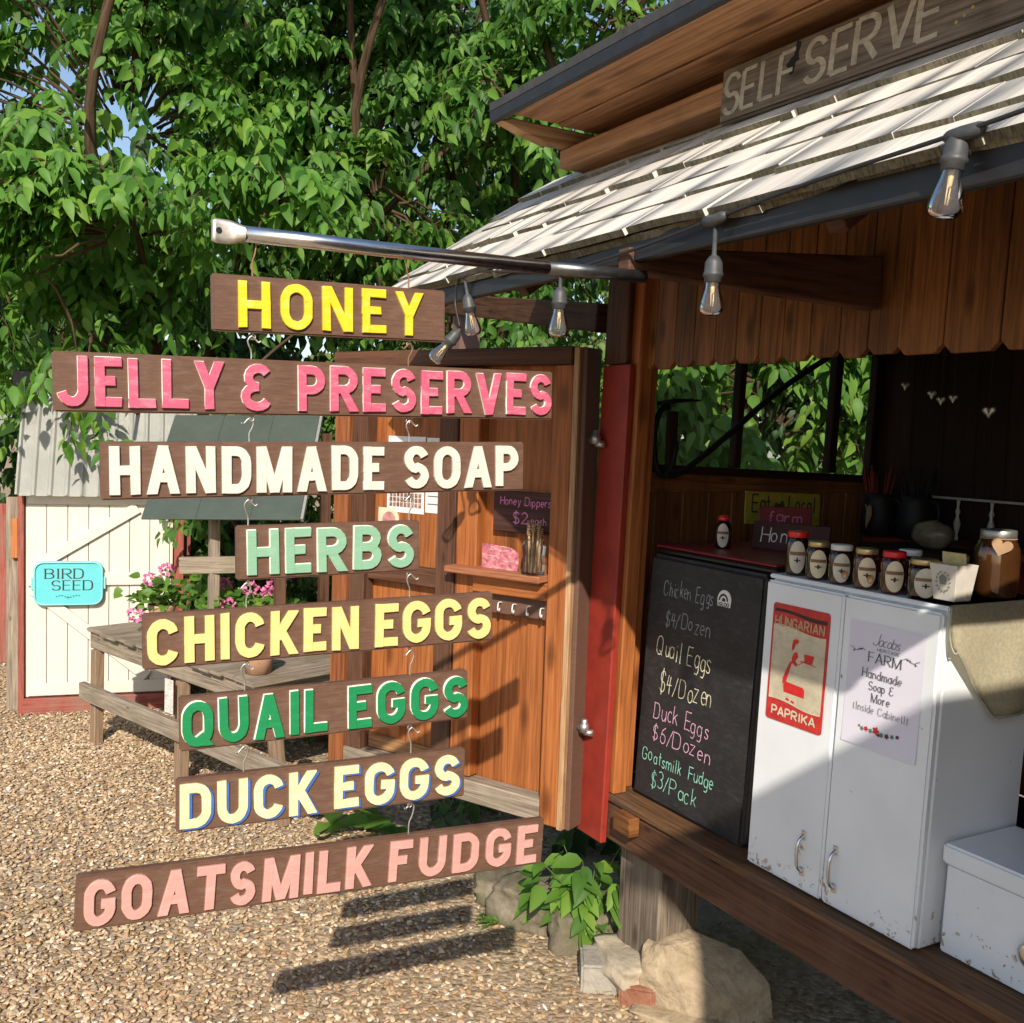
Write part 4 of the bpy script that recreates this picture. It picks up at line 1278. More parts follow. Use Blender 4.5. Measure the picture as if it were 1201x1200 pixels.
# ================================================================== WHITE CABINET
CX, CYL, CYR, CTOP = 1.880, 1.990, 1.456, 1.368
cb = thing('metal_cabinet', 'tall rusty white enamel cabinet with two doors and chrome handles', 'cabinet', (2.05, 1.72, FZ))
bm = new(); box(bm, (1.902, CYR, FZ+0.004), (2.215, CYL, 1.356), axis=2, bev=0.004); lean(bm); obj('cabinet_body', bm, M['enamel'], cb)
bm = new(); box(bm, (1.894, CYR-0.004, 1.357), (2.22, CYL+0.006, CTOP), bev=0.004, seg=2); lean(bm); obj('cabinet_top', bm, M['enamel'], cb)
for (ya, yb, hy) in ((1.7305, CYL, 1.792), (CYR, 1.7275, 1.688)):
    bm = new(); box(bm, (CX, ya, FZ+0.006), (1.900, yb, 1.353), axis=2, bev=0.006, seg=3); lean(bm)
    dr = obj('cabinet_door', bm, M['enamel'], cb)
    bm = new()
    zc, hh = 0.690, 0.046
    yy = hy - LEAN*0.1
    for s in (-1, 1):
        box(bm, (CX-0.005, yy-.007, zc+s*hh-.012), (CX-.0002, yy+.007, zc+s*hh+.012), bev=0.0015)
    pts = [(CX-.004, yy, zc-hh), (CX-.018, yy, zc-hh+.014), (CX-.022, yy, zc-.012), (CX-.022, yy, zc+.012), (CX-.018, yy, zc+hh-.014), (CX-.004, yy, zc+hh)]
    tube(bm, catmull(pts, 5), 0.0048, 10)
    obj('handle', bm, M['chrome'], dr)
def cplane(y, z, off=0.0008):
    return Matrix(((0, 0, -1, CX-off), (-1, -LEAN, 0, y), (0, 1, 0, z), (0, 0, 0, 1)))
# tin sign: a woman carrying a tray
Mt = cplane(1.944, 0.997, 0.0008)
tw, thh = 0.192, 0.303
tin = thing('tin_sign', 'aged red and cream HUNGARIAN PAPRIKA tin sign on the left cabinet door', 'tin sign', (CX-0.001, 1.85, 0.997))
bm = new(); prism(bm, rrect(tw, thh, 0.010), 0, 0.0016, Mt, 0.0004); obj('tin_plate', bm, M['tinred'], tin)
def wave(y0, amp, x0, x1, n=10): return [(x0+(x1-x0)*i/n, y0+amp*math.sin(PI*(0.25+1.5*i/n))) for i in range(n+1)]
bm = new()
lowr, uppr = wave(.052, .006, .007, .185), wave(.243, .006, .007, .185)
for i in range(10):
    sheet(bm, [(*lowr[i], .0021), (*lowr[i+1], .0021), (*uppr[i+1], .0021), (*uppr[i], .0021)], Mt)
obj('cream_field', bm, M['tincream'], tin)
bm = new()
a_, b_ = wave(.277, .005, .007, .185), wave(.286, .004, .007, .185)
for i in range(10): sheet(bm, [(*a_[i], .0021), (*a_[i+1], .0021), (*b_[i+1], .0021), (*b_[i], .0021)], Mt)
obj('dark_band', bm, M['tindark'], tin)
bm = new()
write(bm, 'HUNGARIAN', Mt @ Matrix.Translation((0.012, 0.246, 0.0016)), 0.024, 0.0042, 0.166)
obj('lettering', bm, paint('tan tin letters', (.50, .34, .20), .6, .1), tin)
bm = new()
write(bm, 'PAPRIKA', Mt @ Matrix.Translation((0.022, 0.016, 0.0016)), 0.022, 0.0048, 0.148)
for p in (lowr, uppr):
    Lf, Rt = ribbon(p, 0.002)
    for i in range(10): sheet(bm, [(*Rt[i], .0024), (*Rt[i+1], .0024), (*Lf[i+1], .0024), (*Lf[i], .0024)], Mt)
obj('lettering', bm, M['label'], tin)
bm = new()
def blob(bm, pts, z): sheet(bm, [(x, y, z) for x, y in pts], Mt)
blob(bm, [(.058, .080), (.128, .078), (.128, .098), (.122, .104), (.062, .108), (.055, .098)], .0024)          # hem
blob(bm, [(.052, .098), (.064, .108), (.070, .128), (.080, .160), (.074, .163), (.062, .140), (.052, .115)], .0026)   # skirt back
blob(bm, [(.078, .160), (.094, .152), (.100, .158), (.090, .166), (.100, .178), (.094, .190), (.084, .186), (.078, .172)], .0028)   # bodice
blob(bm, [(.076, .188), (.084, .196), (.088, .208), (.097, .213), (.098, .219), (.088, .222), (.079, .218), (.076, .205)], .0030)   # scarf
blob(bm, [(.122, .168), (.146, .168), (.152, .188), (.148, .190), (.120, .189), (.118, .186)], .0026)      # basket
blob(bm, [(.106, .168), (.160, .164), (.160, .166), (.106, .1705)], .0028)                                  # tray
blob(bm, [(.066, .062), (.078, .060), (.080, .064), (.070, .068)], .0026); blob(bm, [(.084, .060), (.096, .057), (.098, .061), (.088, .065)], .0026)
blob(bm, [(.098, .156), (.104, .158), (.122, .170), (.119, .172)], .0024)
obj('printed_figure', bm, M['lidred'], tin)
# paper notice
Mp = cplane(1.690, 1.008, 0.0006)
pw, ph = 0.213, 0.292
pn = thing('paper_notice', 'white paper FARM notice about handmade soap taped to the right cabinet door', 'notice', (CX-0.001, 1.58, 1.008))
bm = new()
n = 12
def curl(x, y):
    a, b = x/pw, 1-y/ph
    return 0.0003 + 0.0006*math.sin(PI*a)**2 + 0.012*max(0, b-.88)**1.3*(.4+.6*a)*4 + .010*max(0, a-.90)*b
gv = [[bm.verts.new(Mp @ Vector((pw*i/n, ph*j/n, curl(pw*i/n, ph*j/n)))) for j in range(n+1)] for i in range(n+1)]
for i in range(n):
    for j in range(n): bm.faces.new((gv[i][j], gv[i+1][j], gv[i+1][j+1], gv[i][j+1]))
obj('sheet', bm, M['paper'], pn, smooth=True)
bm = new()
ML = Mp @ Matrix.Translation((0, 0, 0.0012))
write(bm, 'Jacobs', ML @ Matrix.Translation((.070, .243, 0)), 0.024, 0.0013, 0.075, tx=.0009, slant=.28, gap=.002)
write(bm, 'FARM', ML @ Matrix.Translation((.062, .203, 0)), 0.022, 0.0025, 0.092, tx=.0012, serif=.12)
obj('print', bm, M['inkdk'], pn)
bm = new()
write(bm, 'HERITAGE', ML @ Matrix.Translation((.085, .231, 0)), 0.0065, 0.0009, 0.062)
for (s, x, y, wd) in (('Handmade', .048, .166, .112), ('Soap &', .070, .138, .070), ('More', .080, .111, .052)):
    write(bm, s, ML @ Matrix.Translation((x, y, 0)), 0.0195, 0.0023, wd, tx=.0013, serif=.11)
write(bm, '(Inside Cabinet!)', ML @ Matrix.Translation((.030, .084, 0)), 0.0175, 0.0014, 0.155, tx=.0009, serif=.08)
obj('print', bm, M['ink'], pn)
bm = new()
for (x0_, sg) in ((.052, -1), (.158, 1)):       # two little leafy flourishes beside the name
    c = [(x0_+sg*.045*i/6, .226+.004*math.sin(i*1.3)) for i in range(7)]
    Lf, Rt = ribbon(c, .0011)
    for i in range(6): sheet(bm, [(*Rt[i], .0009), (*Rt[i+1], .0009), (*Lf[i+1], .0009), (*Lf[i], .0009)], ML)
    for i in (1, 2, 4):
        cx, cy = c[i]
        for s in (1, -1): sheet(bm, [(cx, cy, .001), (cx+sg*.004, cy+s*.0035-.001, .001), (cx+sg*.008, cy+s*.004, .001), (cx+sg*.004, cy+s*.0012+.001, .001)] if sg*s > 0 else [(cx+sg*.004, cy+s*.0012+.001, .001), (cx+sg*.008, cy+s*.004, .001), (cx+sg*.004, cy+s*.0035-.001, .001), (cx, cy, .001)], ML)
obj('flourish', bm, M['inkdk'], pn)
for (mat, cells) in ((M['tinred'], [(.072, .033, .0055), (.100, .035, .0085), (.052, .036, .0028)]), (plain('print green', (.10, .22, .16), .8), [(.060, .031, .0048), (.085, .031, .005), (.116, .029, .0055), (.146, .033, .0045)]), (plain('print plum', (.12, .05, .07), .8), [(.131, .030, .0058), (.160, .036, .0042), (.108, .027, .004)])):
    bm = new()
    for j, (cx, cy, rr_) in enumerate(cells):
        cy += .012
        sheet(bm, [(cx+rr_*(1+.25*math.cos(5*q))*math.cos(q), cy+rr_*(1+.25*math.cos(5*q))*math.sin(q), .0009+.0001*j) for q in [i*PI/10 for i in range(20)]], ML)
    obj('printed_flowers', bm, mat, pn)

# cloth hanging over the cabinet's right-hand end
ct = thing('cloth', 'cream damask cloth hanging down the right side of the white cabinet', 'cloth', (2.08, 1.43, 1.3))
bm = new()
cols = 14
def lowz(x):
    if x < 1.906: return 1.270
    if x < 2.055: return 1.270 - (x-1.906)*(1.270-1.112)/0.149
    return 1.112
xs_ = [1.894, 1.905] + [1.906+0.149*i/5 for i in range(1, 6)] + [2.055+0.17*i/5 for i in range(1, 6)]
rows = 8
G = []
for x in xs_:
    colv = []
    zl = lowz(x)
    for j in range(4):      # on the top
        colv.append(bm.verts.new((x, 1.54-0.038*j + 0.0, CTOP+0.0035)))
    for j in range(rows+1):
        f = j/rows
        z = CTOP+0.002 - (CTOP-zl)*f
        yv = 1.4265 - 0.008*f + 0.008*math.sin(x*31+f*2.2)*f
        colv.append(bm.verts.new((x, yv, z)))
    G.append(colv)
for a, b in zip(G, G[1:]):
    for j in range(len(a)-1):
        f = bm.faces.new((a[j], a[j+1], b[j+1], b[j])); f.smooth = True
r_ = bmesh.ops.solidify(bm, geom=bm.faces[:], thickness=0.0022)
cl = obj('drape', bm, M['cloth'], ct)
bm = new()
edge = [(x, 1.4265-0.008+0.008*math.sin(x*31+2.2)-.0025, lowz(x)) for x in xs_]
tube(bm, catmull([(1.896, 1.424, CTOP)] + [(1.896, 1.4235, 1.30)] + edge, 3), 0.0022, 6)
obj('hem', bm, paint('grey green hem', (.33, .33, .26), .9), ct)

# ================================================================== WHITE CHEST (bread box)
ch = thing('metal_chest', 'low white chipped metal box with overhanging lid and round knob at the right edge', 'box', (2.05, 1.15, FZ))
bm = new(); box(bm, (1.948, 0.86, FZ+0.002), (2.18, 1.438, 0.792), bev=0.004, seg=2); lean(bm); obj('chest_body', bm, M['enamel'], ch)
bm = new(); box(bm, (1.938, 0.85, 0.793), (2.19, 1.447, 0.838), bev=0.006, seg=3); lean(bm)
lid = obj('chest_lid', bm, M['enamel'], ch)
bm = new()
write(bm, 'PL', Matrix.Translation((2.085, 1.300, 0.8382)) @ Matrix(((0.45, 0.89, 0, 0), (-0.89, 0.45, 0, 0), (0, 0, 1, 0), (0, 0, 0, 1))), 0.05, 0.0035, 0.085, jit=.05)
obj('lid_writing', bm, M['ink'], lid)
bm = new()
lathe(bm, [(0.014, 0), (0.014, .006), (0.026, .010), (0.031, .020), (0.029, .030), (0.018, .036), (0.0, .037)], sides=28, M=Matrix.Translation((1.9475, 1.205, 0.690)) @ Matrix.Rotation(-PI/2, 4, 'Y'), capt=False)
obj('knob', bm, M['chrome'], ch)

# ================================================================== JARS AND THINGS ON THE CABINET
LAB2 = paint('yellowed jar label', (0.58, 0.46, 0.28), 0.7, 0.10)
LAB3 = paint('greyish jar label', (0.56, 0.52, 0.44), 0.7, 0.10)
TOC = Vector((-0.70, -0.72, 0)).normalized()      # labels are turned to the front right corner
def curved_label(bm, R, zc, rx, rz, facing, off=0.0006, z_off=0.0):
    """Oval label wrapped on a jar of radius R."""
    a0 = math.atan2(facing.y, facing.x)
    ring = [(rx*math.cos(q), rz*math.sin(q)) for q in [i*2*PI/28 for i in range(28)]]
    prevr = None
    t = bmesh.new()
    def P(u, v):
        a = a0 + u/R
        return ((R+off)*math.cos(a), (R+off)*math.sin(a), zc+v)
    rows = []
    for kx in (0.02, 0.35, 0.68, 1.0):
        rows.append([t.verts.new(P(u*kx, v*kx)) for u, v in ring])
    for a, b in zip(rows, rows[1:]):
        for i in range(28):
            f = t.faces.new((a[i], b[i], b[(i+1) % 28], a[(i+1) % 28])); f.smooth = True
    t.faces.new(rows[0])
    merge(bm, t)

def jar(x, y, label, lid='gold', fill='honey', R=0.029, Hh=0.098, orange=False, tall=False, group='honey and jelly jars along the cabinet top', z=None, lab=True):
    z = CTOP+0.0005 if z is None else z
    root = thing('honey_jar', label, 'jar', (x, y, z), group=group)
    bm = new()
    if tall:      # squeeze bottle shoulder
        prof = [(R*.86, 0), (R*.97, .004), (R, .012), (R, Hh*.62), (R*.93, Hh*.72), (R*.62, Hh*.80), (R*.58, Hh*.84)]
        lz = Hh*.40
    else:
        prof = [(R*.86, 0), (R*.97, .004), (R, .012), (R, Hh*.70), (R*.95, Hh*.77), (R*.82, Hh*.82), (R*.80, Hh*.85)]
        lz = Hh*.42
    lathe(bm, prof, sides=28)
    obj('jar_body', bm, M[fill], root, world=False)
    bm = new()
    lr = R*(.66 if tall else .88)
    lathe(bm, [(lr, Hh*.845), (lr*1.02, Hh*.85), (lr*1.02, Hh*.965), (lr*.95, Hh*.985), (lr*.5, Hh*.988)] if not tall else [(lr*1.05, Hh*.835), (lr*1.08, Hh*.84), (lr*1.08, Hh*.95), (lr*.7, Hh*.985), (lr*.3, Hh)], sides=28)
    obj('lid', bm, M[lid], root, world=False)
    if lab:
        bm = new(); curved_label(bm, R, lz, R*.74, Hh*.36, TOC, 0.0006)
        lb = obj('jar_label', bm, random.choice((M['label'], LAB2, LAB3)), root, world=False)
        bm = new()
        a0 = math.atan2(TOC.y, TOC.x)
        def patch(us, v0, v1, off):
            for u0, u1 in zip(us, us[1:]):
                q = [(u0, v0), (u1, v0), (u1, v1), (u0, v1)]
                sheet(bm, [((R+off)*math.cos(a0+u/R), (R+off)*math.sin(a0+u/R), lz+v) for u, v in q])
        us = [R*.66*(i/4-1) for i in range(9)]
        patch(us, Hh*.04, Hh*.12, .0012)
        obj('label_band', bm, M['labeldk'], lb, world=False)
        bm = new()      # small bee
        for (du, dv, ru, rv) in ((0, -Hh*.08, .0028, .005), (0, -Hh*.035, .0022, .0025), (-.005, -Hh*.07, .0035, .0016), (.005, -Hh*.07, .0035, .0016)):
            pts = []
            for i in range(10):
                q = i*2*PI/10
                u, v = du+ru*math.cos(q), dv+rv*math.sin(q)
                pts.append(((R+.0015)*math.cos(a0+u/R), (R+.0015)*math.sin(a0+u/R), lz+v))
            sheet(bm, pts)
        obj('label_bee', bm, M['inkdk'], lb, world=False)
        if orange:
            bm = new()
            pts = []
            for i in range(12):
                q = i*2*PI/12
                u, v = R*.30+R*.3*math.cos(q), -Hh*.16+Hh*.11*math.sin(q)
                pts.append(((R+.0010)*math.cos(a0+u/R), (R+.0010)*math.sin(a0+u/R), lz+v))
            sheet(bm, pts)
            obj('label_fruit', bm, M['labelor'], lb, world=False)
    return root
jar(1.940, 1.925, 'tallest dark honey jar with red lid, leftmost on the cabinet top', 'lidred', 'honey', .029, .116, tall=False)
jar(1.932, 1.845, 'honey jar with gold lid and plain label, second from the left on the cabinet', 'gold', 'honey')
jar(1.930, 1.768, 'jar with white lid and orange fruit label in the cabinet row', 'lidwhite', 'honey', orange=True)
jar(1.930, 1.690, 'gold lidded jar with orange fruit label between the white lid and red lid jars', 'gold', 'honeyred', orange=True)
jar(1.930, 1.610, 'red jam jar with short red lid near the middle of the cabinet row', 'lidred', 'honeyred', .029, .100)
jar(1.935, 1.530, 'wide gold lidded honey jar beside the white planter', 'gold', 'honey', .034, .092)
jar(2.020, 1.640, 'jar with white lid half hidden behind the red lidded jar', 'lidwhite', 'honey', lab=False)
jar(2.030, 1.520, 'gold lidded jar half hidden behind the white planter', 'gold', 'honey', lab=False)
jar(2.10, 2.395, 'small honey bottle with red cap standing on the fridge', 'lidred', 'honey', .025, .102, tall=True, z=1.3815, group='honey bottles on the fridge')

pl_ = thing('planter_pot', 'square off white flared pot with a printed wreath, holding a seed packet', 'pot', (1.952, 1.468, CTOP+.0065))
bm = new()
def taper(bm, b, t_, h, th=0.004):
    tb = bmesh.new()
    O = [[tb.verts.new((sx*w_, sy*w_, z)) for sx, sy in ((-1, -1), (1, -1), (1, 1), (-1, 1))] for w_, z in ((b, 0), (t_, h), (t_-th, h), (b-th, 0.004))]
    tb.faces.new(list(reversed(O[0])))
    for a, c in zip(O, O[1:]):
        for i in range(4): tb.faces.new((a[i], a[(i+1) % 4], c[(i+1) % 4], c[i]))
    tb.faces.new(O[3])
    bmesh.ops.bevel(tb, geom=tb.edges[:], offset=0.001, segments=1, affect='EDGES')
    merge(bm, tb)
taper(bm, .027, .036, .080); obj('pot', bm, M['ceramic'], pl_, world=False)
bm = new()
Mx = frame((-.0278, 0, .002), (0, -1, 0), (-.112, 0, 1))
for i in range(14):
    q = math.radians(205+i*10*13/13)
    q = math.radians(-160+i*320/13+90)
    cx, cy = .017*math.cos(q+PI), .040+.022*math.sin(q+PI)
    a = random.uniform(0, 6)
    sheet(bm, [(cx-.004*math.cos(a), cy-.004*math.sin(a), .001), (cx+.002*math.sin(a), cy-.002*math.cos(a), .001), (cx+.005*math.cos(a), cy+.005*math.sin(a), .001), (cx-.002*math.sin(a), cy+.002*math.cos(a), .001)], Mx)
sheet(bm, [(-.008, .034, .0012), (.008, .034, .0012), (.010, .050, .0012), (0, .058, .0012), (-.010, .050, .0012)], Mx)
obj('printed_wreath', bm, plain('grey green print', (.20, .21, .18), .7), pl_, world=False)
pk = thing('seed_packet', 'yellow paper packet sticking out of the square planter pot', 'packet', (1.960, 1.468, CTOP+.03))
bm = new(); box(bm, (-.002, -.030, -.02), (.002, .030, .082), Matrix.Rotation(-.12, 4, 'Y')); obj('packet', bm, paint('yellow packet paper', (.55, .46, .22), .7, .25, (.35, .28, .12), .5, 30), pk, world=False)

bj = thing('cider_jar', 'large glass jar of brown cider with zinc lid and heart tag, at the right edge', 'jar', (2.03, 1.365, CTOP+.003))
# stands on the cabinet's right corner
bj.location = (2.105, 1.472, CTOP+.0065)
bm = new(); lathe(bm, [(.040, 0), (.047, .005), (.049, .016), (.049, .100), (.047, .112), (.040, .128), (.035, .134)], sides=32); obj('filled_glass', bm, M['honeylt'], bj, world=False)
bm = new(); lathe(bm, [(.0375, .134), (.0385, .136), (.0385, .151), (.037, .153), (.02, .154)], sides=32); obj('lid', bm, M['zinc'], bj, world=False)
def heart(s, n=24):
    o = []
    for i in range(n):
        t = i*2*PI/n
        o.append((s*16*math.sin(t)**3/17, s*(13*math.cos(t)-5*math.cos(2*t)-2*math.cos(3*t)-math.cos(4*t))/17))
    return list(reversed(o))
bm = new(); prism(bm, heart(.024), 0, .002, Matrix.Translation((-.0385, -.036, .118)) @ frame((0, 0, 0), (.62, -.78, -.25), (.1, -.25, 1)), .0004); obj('heart_tag', bm, M['kraft'], bj, world=False)
bm = new(); tube(bm, [(.0388*math.cos(a), .0388*math.sin(a), .1335) for a in [i*2*PI/24 for i in range(25)]], .0011, 6, caps=False); tube(bm, [(-.031, -.024, .1335), (-.038, -.034, .130)], .0009, 5); obj('twine', bm, M['kraft'], bj, world=False)

# ---- dim things inside the stand
def flat_sign(name, label, cat, c, wd, ht, mat, Xd, lean_=(0, 0, 1), words=(), th=0.008):
    r = thing(name, label, cat, c)
    Mx = frame(c, Xd, lean_)
    bm = new(); box(bm, (0, 0, -th), (wd, ht, 0), Mx, bev=.002); obj('board', bm, mat, r)
    for (s, x, y, H, t, w_, m, jit) in words:
        bm = new(); write(bm, s, Mx @ Matrix.Translation((x, y, 0)), H, t, w_, jit=jit, slant=.05); obj('lettering', bm, m, r)
    return r, Mx
el, Mx = flat_sign('eat_local_sign', 'dim yellow green wooden sign reading Eat Local, leaning on the end wall', 'sign', (2.455, 2.690, 1.425), .36, .115, M['limepaint'], (1, 0, -.03), (0, .05, 1),
    [('Eat', .030, .045, .060, .006, .085, M['inkdk'], .05), ('Local', .205, .045, .060, .006, .125, M['inkdk'], .05)])
bm = new()
for cx, cy, rx, ry in ((.16, .055, .028, .02), (.145, .06, .012, .02), (.172, .066, .012, .02)):
    sheet(bm, [(cx+rx*math.cos(q), cy+ry*math.sin(q), .0012) for q in [i*PI/6 for i in range(12)]], Mx)
obj('painted_apple', bm, paint('dull olive paint', (.10, .12, .02), .7), el)
flat_sign('red_sign', 'small maroon sign with pink script in front of the Eat Local sign', 'sign', (2.365, 2.520, 1.425), .17, .075, M['maroon'], (.86, -.5, 0), (.05, .06, 1),
    [('farm', .025, .025, .035, .004, .11, M['ch_mag'], .06)])
flat_sign('honey_sign', 'dark chalk board reading Honey, half hidden behind the jars', 'sign', (2.205, 2.385, 1.383), .26, .085, paint('plum chalkboard', (.055, .018, .018), .7), (.25, -.97, 0), (.12, .03, 1),
    [('Honey', .030, .022, .045, .0036, .15, M['ch_white'], .05)])
# pots with sticks and a heart tag, a bag, on the back shelf
for (x, y, z, lab, hs) in ((2.90, 2.50, 1.396, 'dark metal pitcher with brown heart tag on the back shelf', True), (2.92, 2.36, 1.396, 'dark metal pitcher without a tag on the back shelf', False)):
    r = thing('pitcher', lab, 'pitcher', (x, y, z), group='dark pitchers on the back shelf')
    bm = new(); lathe(bm, [(.050, 0), (.058, .006), (.060, .09), (.048, .125), (.050, .150), (.046, .150), (.044, .12)], sides=24); obj('pitcher_body', bm, M['iron'], r, world=False)
    bm = new(); tube(bm, catmull([(0, -.046, .135), (0, -.085, .125), (0, -.092, .08), (0, -.060, .035)], 5), .005, 8); obj('handle', bm, M['iron'], r, world=False)
    if hs:
        bm = new(); prism(bm, heart(.050), 0, .002, Matrix.Translation((-.062, -.005, .075)) @ frame((0, 0, 0), (-.5, -.86, 0), (0, 0, 1)), .0004); obj('heart_tag', bm, M['kraft'], r, world=False)
    bm = new()
    for i in range(14):
        a = random.uniform(0, 6.28)
        tube(bm, [(.03*math.cos(a), .03*math.sin(a), .10), (.06*math.cos(a), .06*math.sin(a), .20+random.uniform(0, .05))], .003, 5)
    obj('dipper_sticks', bm, M['darkred'] if hs else M['iron'], r, world=False)
bg_ = thing('bread_bag', 'clear bag of brown goods slumped beside the pitchers', 'bag', (2.72, 2.13, 1.396))
bm = new()
bmesh.ops.create_icosphere(bm, subdivisions=3, radius=1)
from mathutils import noise as MN
for v in bm.verts:
    n_ = MN.noise(v.co*2.2)
    v.co = Vector((v.co.x*.045*(1+.15*n_), v.co.y*.070*(1+.15*n_), max(0, .042+v.co.z*.045*(1+.2*n_))))
obj('bag', bm, paint('hazy plastic bag', (.24, .19, .13), .3, .35, (.16, .085, .04), .9, 14), bg_, smooth=True, world=False)
# the bag sits on a narrow shelf behind the cabinet
bm = new(); box(bm, (2.60, 1.95, 1.375), (2.84, 2.32, 1.3955)); obj('side_shelf', bm, M['inside'], stand)
sf = thing('spindle_frame', 'white framed decorative window with turned white spindles on the back wall', 'frame', (3.08, 2.44, 1.40))
bm = new()
Mf = Matrix(((0, 0, -1, 3.085), (-1, 0, 0, 2.445), (0, 1, 0, 1.385), (0, 0, 0, 1)))
for lo, hi in (((0, 0), (.40, .008)), ((0, .150), (.40, .158)), ((0, .0082), (.007, .1498)), ((.393, .0082), (.40, .1498))):
    box(bm, (lo[0], lo[1], 0), (hi[0], hi[1], .012), Mf, bev=.001)
obj('frame', bm, paint('dimmed white frame', (.42, .40, .37), .6, .1), sf)  # white paint darkened to carry the dimness of the interior
for sx in (.135, .265):
    bm = new(); lathe(bm, [(.006, .0085), (.008, .02), (.004, .03), (.010, .05), (.012, .07), (.005, .095), (.009, .11), (.004, .125), (.006, .149)], sides=14, M=Mf @ Matrix.Translation((sx, 0, .012)) @ Matrix.Rotation(-PI/2, 4, 'X')); obj('spindle', bm, M['ceramic'], sf)
hp = [(2.40, 2.002, 1.883, .012), (2.40, 1.911, 1.857, .013), (2.40, 1.880, 1.840, .013), (2.40, 1.842, 1.845, .013), (2.40, 1.731, 1.808, .018)]
hl = ['small glass heart hanging highest, leftmost inside the dark stand', 'glass heart hanging left in the row of three inside the stand', 'glass heart hanging in the middle of the row of three', 'glass heart hanging right in the row of three', 'largest glass heart, hanging alone to the right inside the stand']
for (x, y, z, s), lab in zip(hp, hl):
    r = thing('glass_heart', lab, 'ornament', (x, y, z), group='glass hearts hanging inside the stand')
    bm = new(); prism(bm, heart(s), -.005, .005, frame((0, 0, 0), (.5, -.86, 0), (0, 0, 1)), .004); obj('heart', bm, plain('clear cut glass', (.20, .19, .17), .08, .0, .5, 90, 1.0), r, world=False)
    bm = new(); tube(bm, [(0, 0, s*.5), (0, 0, 2.44-z)], .0006, 5); obj('thread', bm, M['cord'], r, world=False)
bm = new(); box(bm, (2.40, 0.46, 2.38), (2.46, 2.71, 2.44), axis=1); obj('ceiling_beam', bm, M['inside'], stand)
ih = thing('iron_hook', 'black iron ring with a long curved rod hung across the side window', 'hook', (2.10, 2.66, 1.80))
bm = new()
ring = [Vector((2.062+.045*math.cos(a), 2.655, 1.702+.112*math.sin(a))) for a in [math.radians(75+i*285/18) for i in range(19)]]
tube(bm, ring, .010, 8)
tube(bm, [(2.03, 2.655, 1.822), (2.10, 2.655, 1.834), (2.20, 2.655, 1.840)], [.007, .008, .003], 8)
tube(bm, catmull([(2.062, 2.655, 1.592), (2.14, 2.655, 1.605), (2.32, 2.655, 1.725), (2.55, 2.655, 1.892), (2.82, 2.655, 2.045)], 5), .011, 8)
obj('iron_rod', bm, M['iron'], ih)
bm = new(); box(bm, (2.082, 2.66, 1.62), (2.118, 2.68, 1.80), axis=2); obj('mounting_board', bm, M['inside'], ih)

# ---- things in the open door
def dpt(s, z, off=0.0): return Md @ Vector((s, off, z-DZ))
def dplane(s, z, off): return Md @ Matrix(((1, 0, 0, s), (0, 0, -1, off), (0, 1, 0, z-DZ), (0, 0, 0, 1)))
LIN = DT-0.0345
hd, _ = None, None
hd = thing('dipper_sign', 'dark brown board chalked Honey Dippers $2 each, propped in the open door', 'sign', dpt(.70, 1.40))
bm = new(); box(bm, (.705, LIN-.030, 1.385-DZ), (.953, LIN-.010, 1.520-DZ), Md, axis=0); obj('board', bm, wood('plum brown board', (.03, .012, .01), (.085, .035, .028), .7), hd)
bm = new()
Mh = dplane(.705, 1.385, LIN-.0305)
write(bm, 'Honey Dippers', Mh @ Matrix.Translation((.030, .090, 0)), .026, .0030, .200, jit=.05, slant=.05)
write(bm, '$2', Mh @ Matrix.Translation((.085, .030, 0)), .036, .0042, .055, jit=.04)
write(bm, 'each', Mh @ Matrix.Translation((.155, .032, 0)), .024, .0028, .060, jit=.05)
obj('chalk_writing', bm, M['ch_mag'], hd)
pc = thing('photo_card', 'small pink photo card with a scalloped top leaning on the door shelf', 'card', dpt(.69, 1.26))
bm = new()
prism(bm, [(0, 0), (.145, 0), (.150, .045)] + arc(.085, .045, .065, .033, 0, 100, 8) + [(.03, .080), (0, .080)], 0, .002, dplane(.685, 1.2605, LIN-.055))
obj('card', bm, paint('pink printed card', (.50, .14, .18), .5, .5, (.62, .5, .46), .9, 60), pc)
dj = thing('dipper_jar', 'cut glass jar of wooden honey dippers on the door shelf', 'jar', dpt(.905, 1.2605, -.005))
bm = new()
t = bmesh.new()
prof = [(.030, 0), (.036, .004), (.038, .03), (.035, .06), (.038, .09), (.033, .105), (.024, .114), (.026, .120)]
rings = [[t.verts.new(((r*(1+.05*(k % 2)))*math.cos(2*PI*k/24), (r*(1+.05*(k % 2)))*math.sin(2*PI*k/24), z)) for k in range(24)] for r, z in prof]
for a, b in zip(rings, rings[1:]):
    for k2 in range(24): t.faces.new((a[k2], a[(k2+1) % 24], b[(k2+1) % 24], b[k2]))
t.faces.new(list(reversed(rings[0])))
merge(bm, t); obj('glass', bm, M['jarglass'], dj, world=False)
for i in range(7):
    bm = new()
    a = i*.9
    p, q = Vector((.014*math.cos(a), .014*math.sin(a), .006)), Vector((.020*math.cos(a+.4), .020*math.sin(a+.4), .125+.012*(i % 3)))
    tube(bm, [p, q], .0035, 6)
    d_ = (q-p).normalized()
    for j in range(4): tube(bm, [q+d_*(.002+.006*j), q+d_*(.005+.006*j)], .0085-.001*abs(j-1.5), 8)
    obj('dipper', bm, wood('pale dipper wood', (.35, .22, .1), (.62, .44, .24), .6) if i == 0 else dipm, dj, world=False)
    if i == 0: dipm = bpy.data.materials['pale dipper wood']
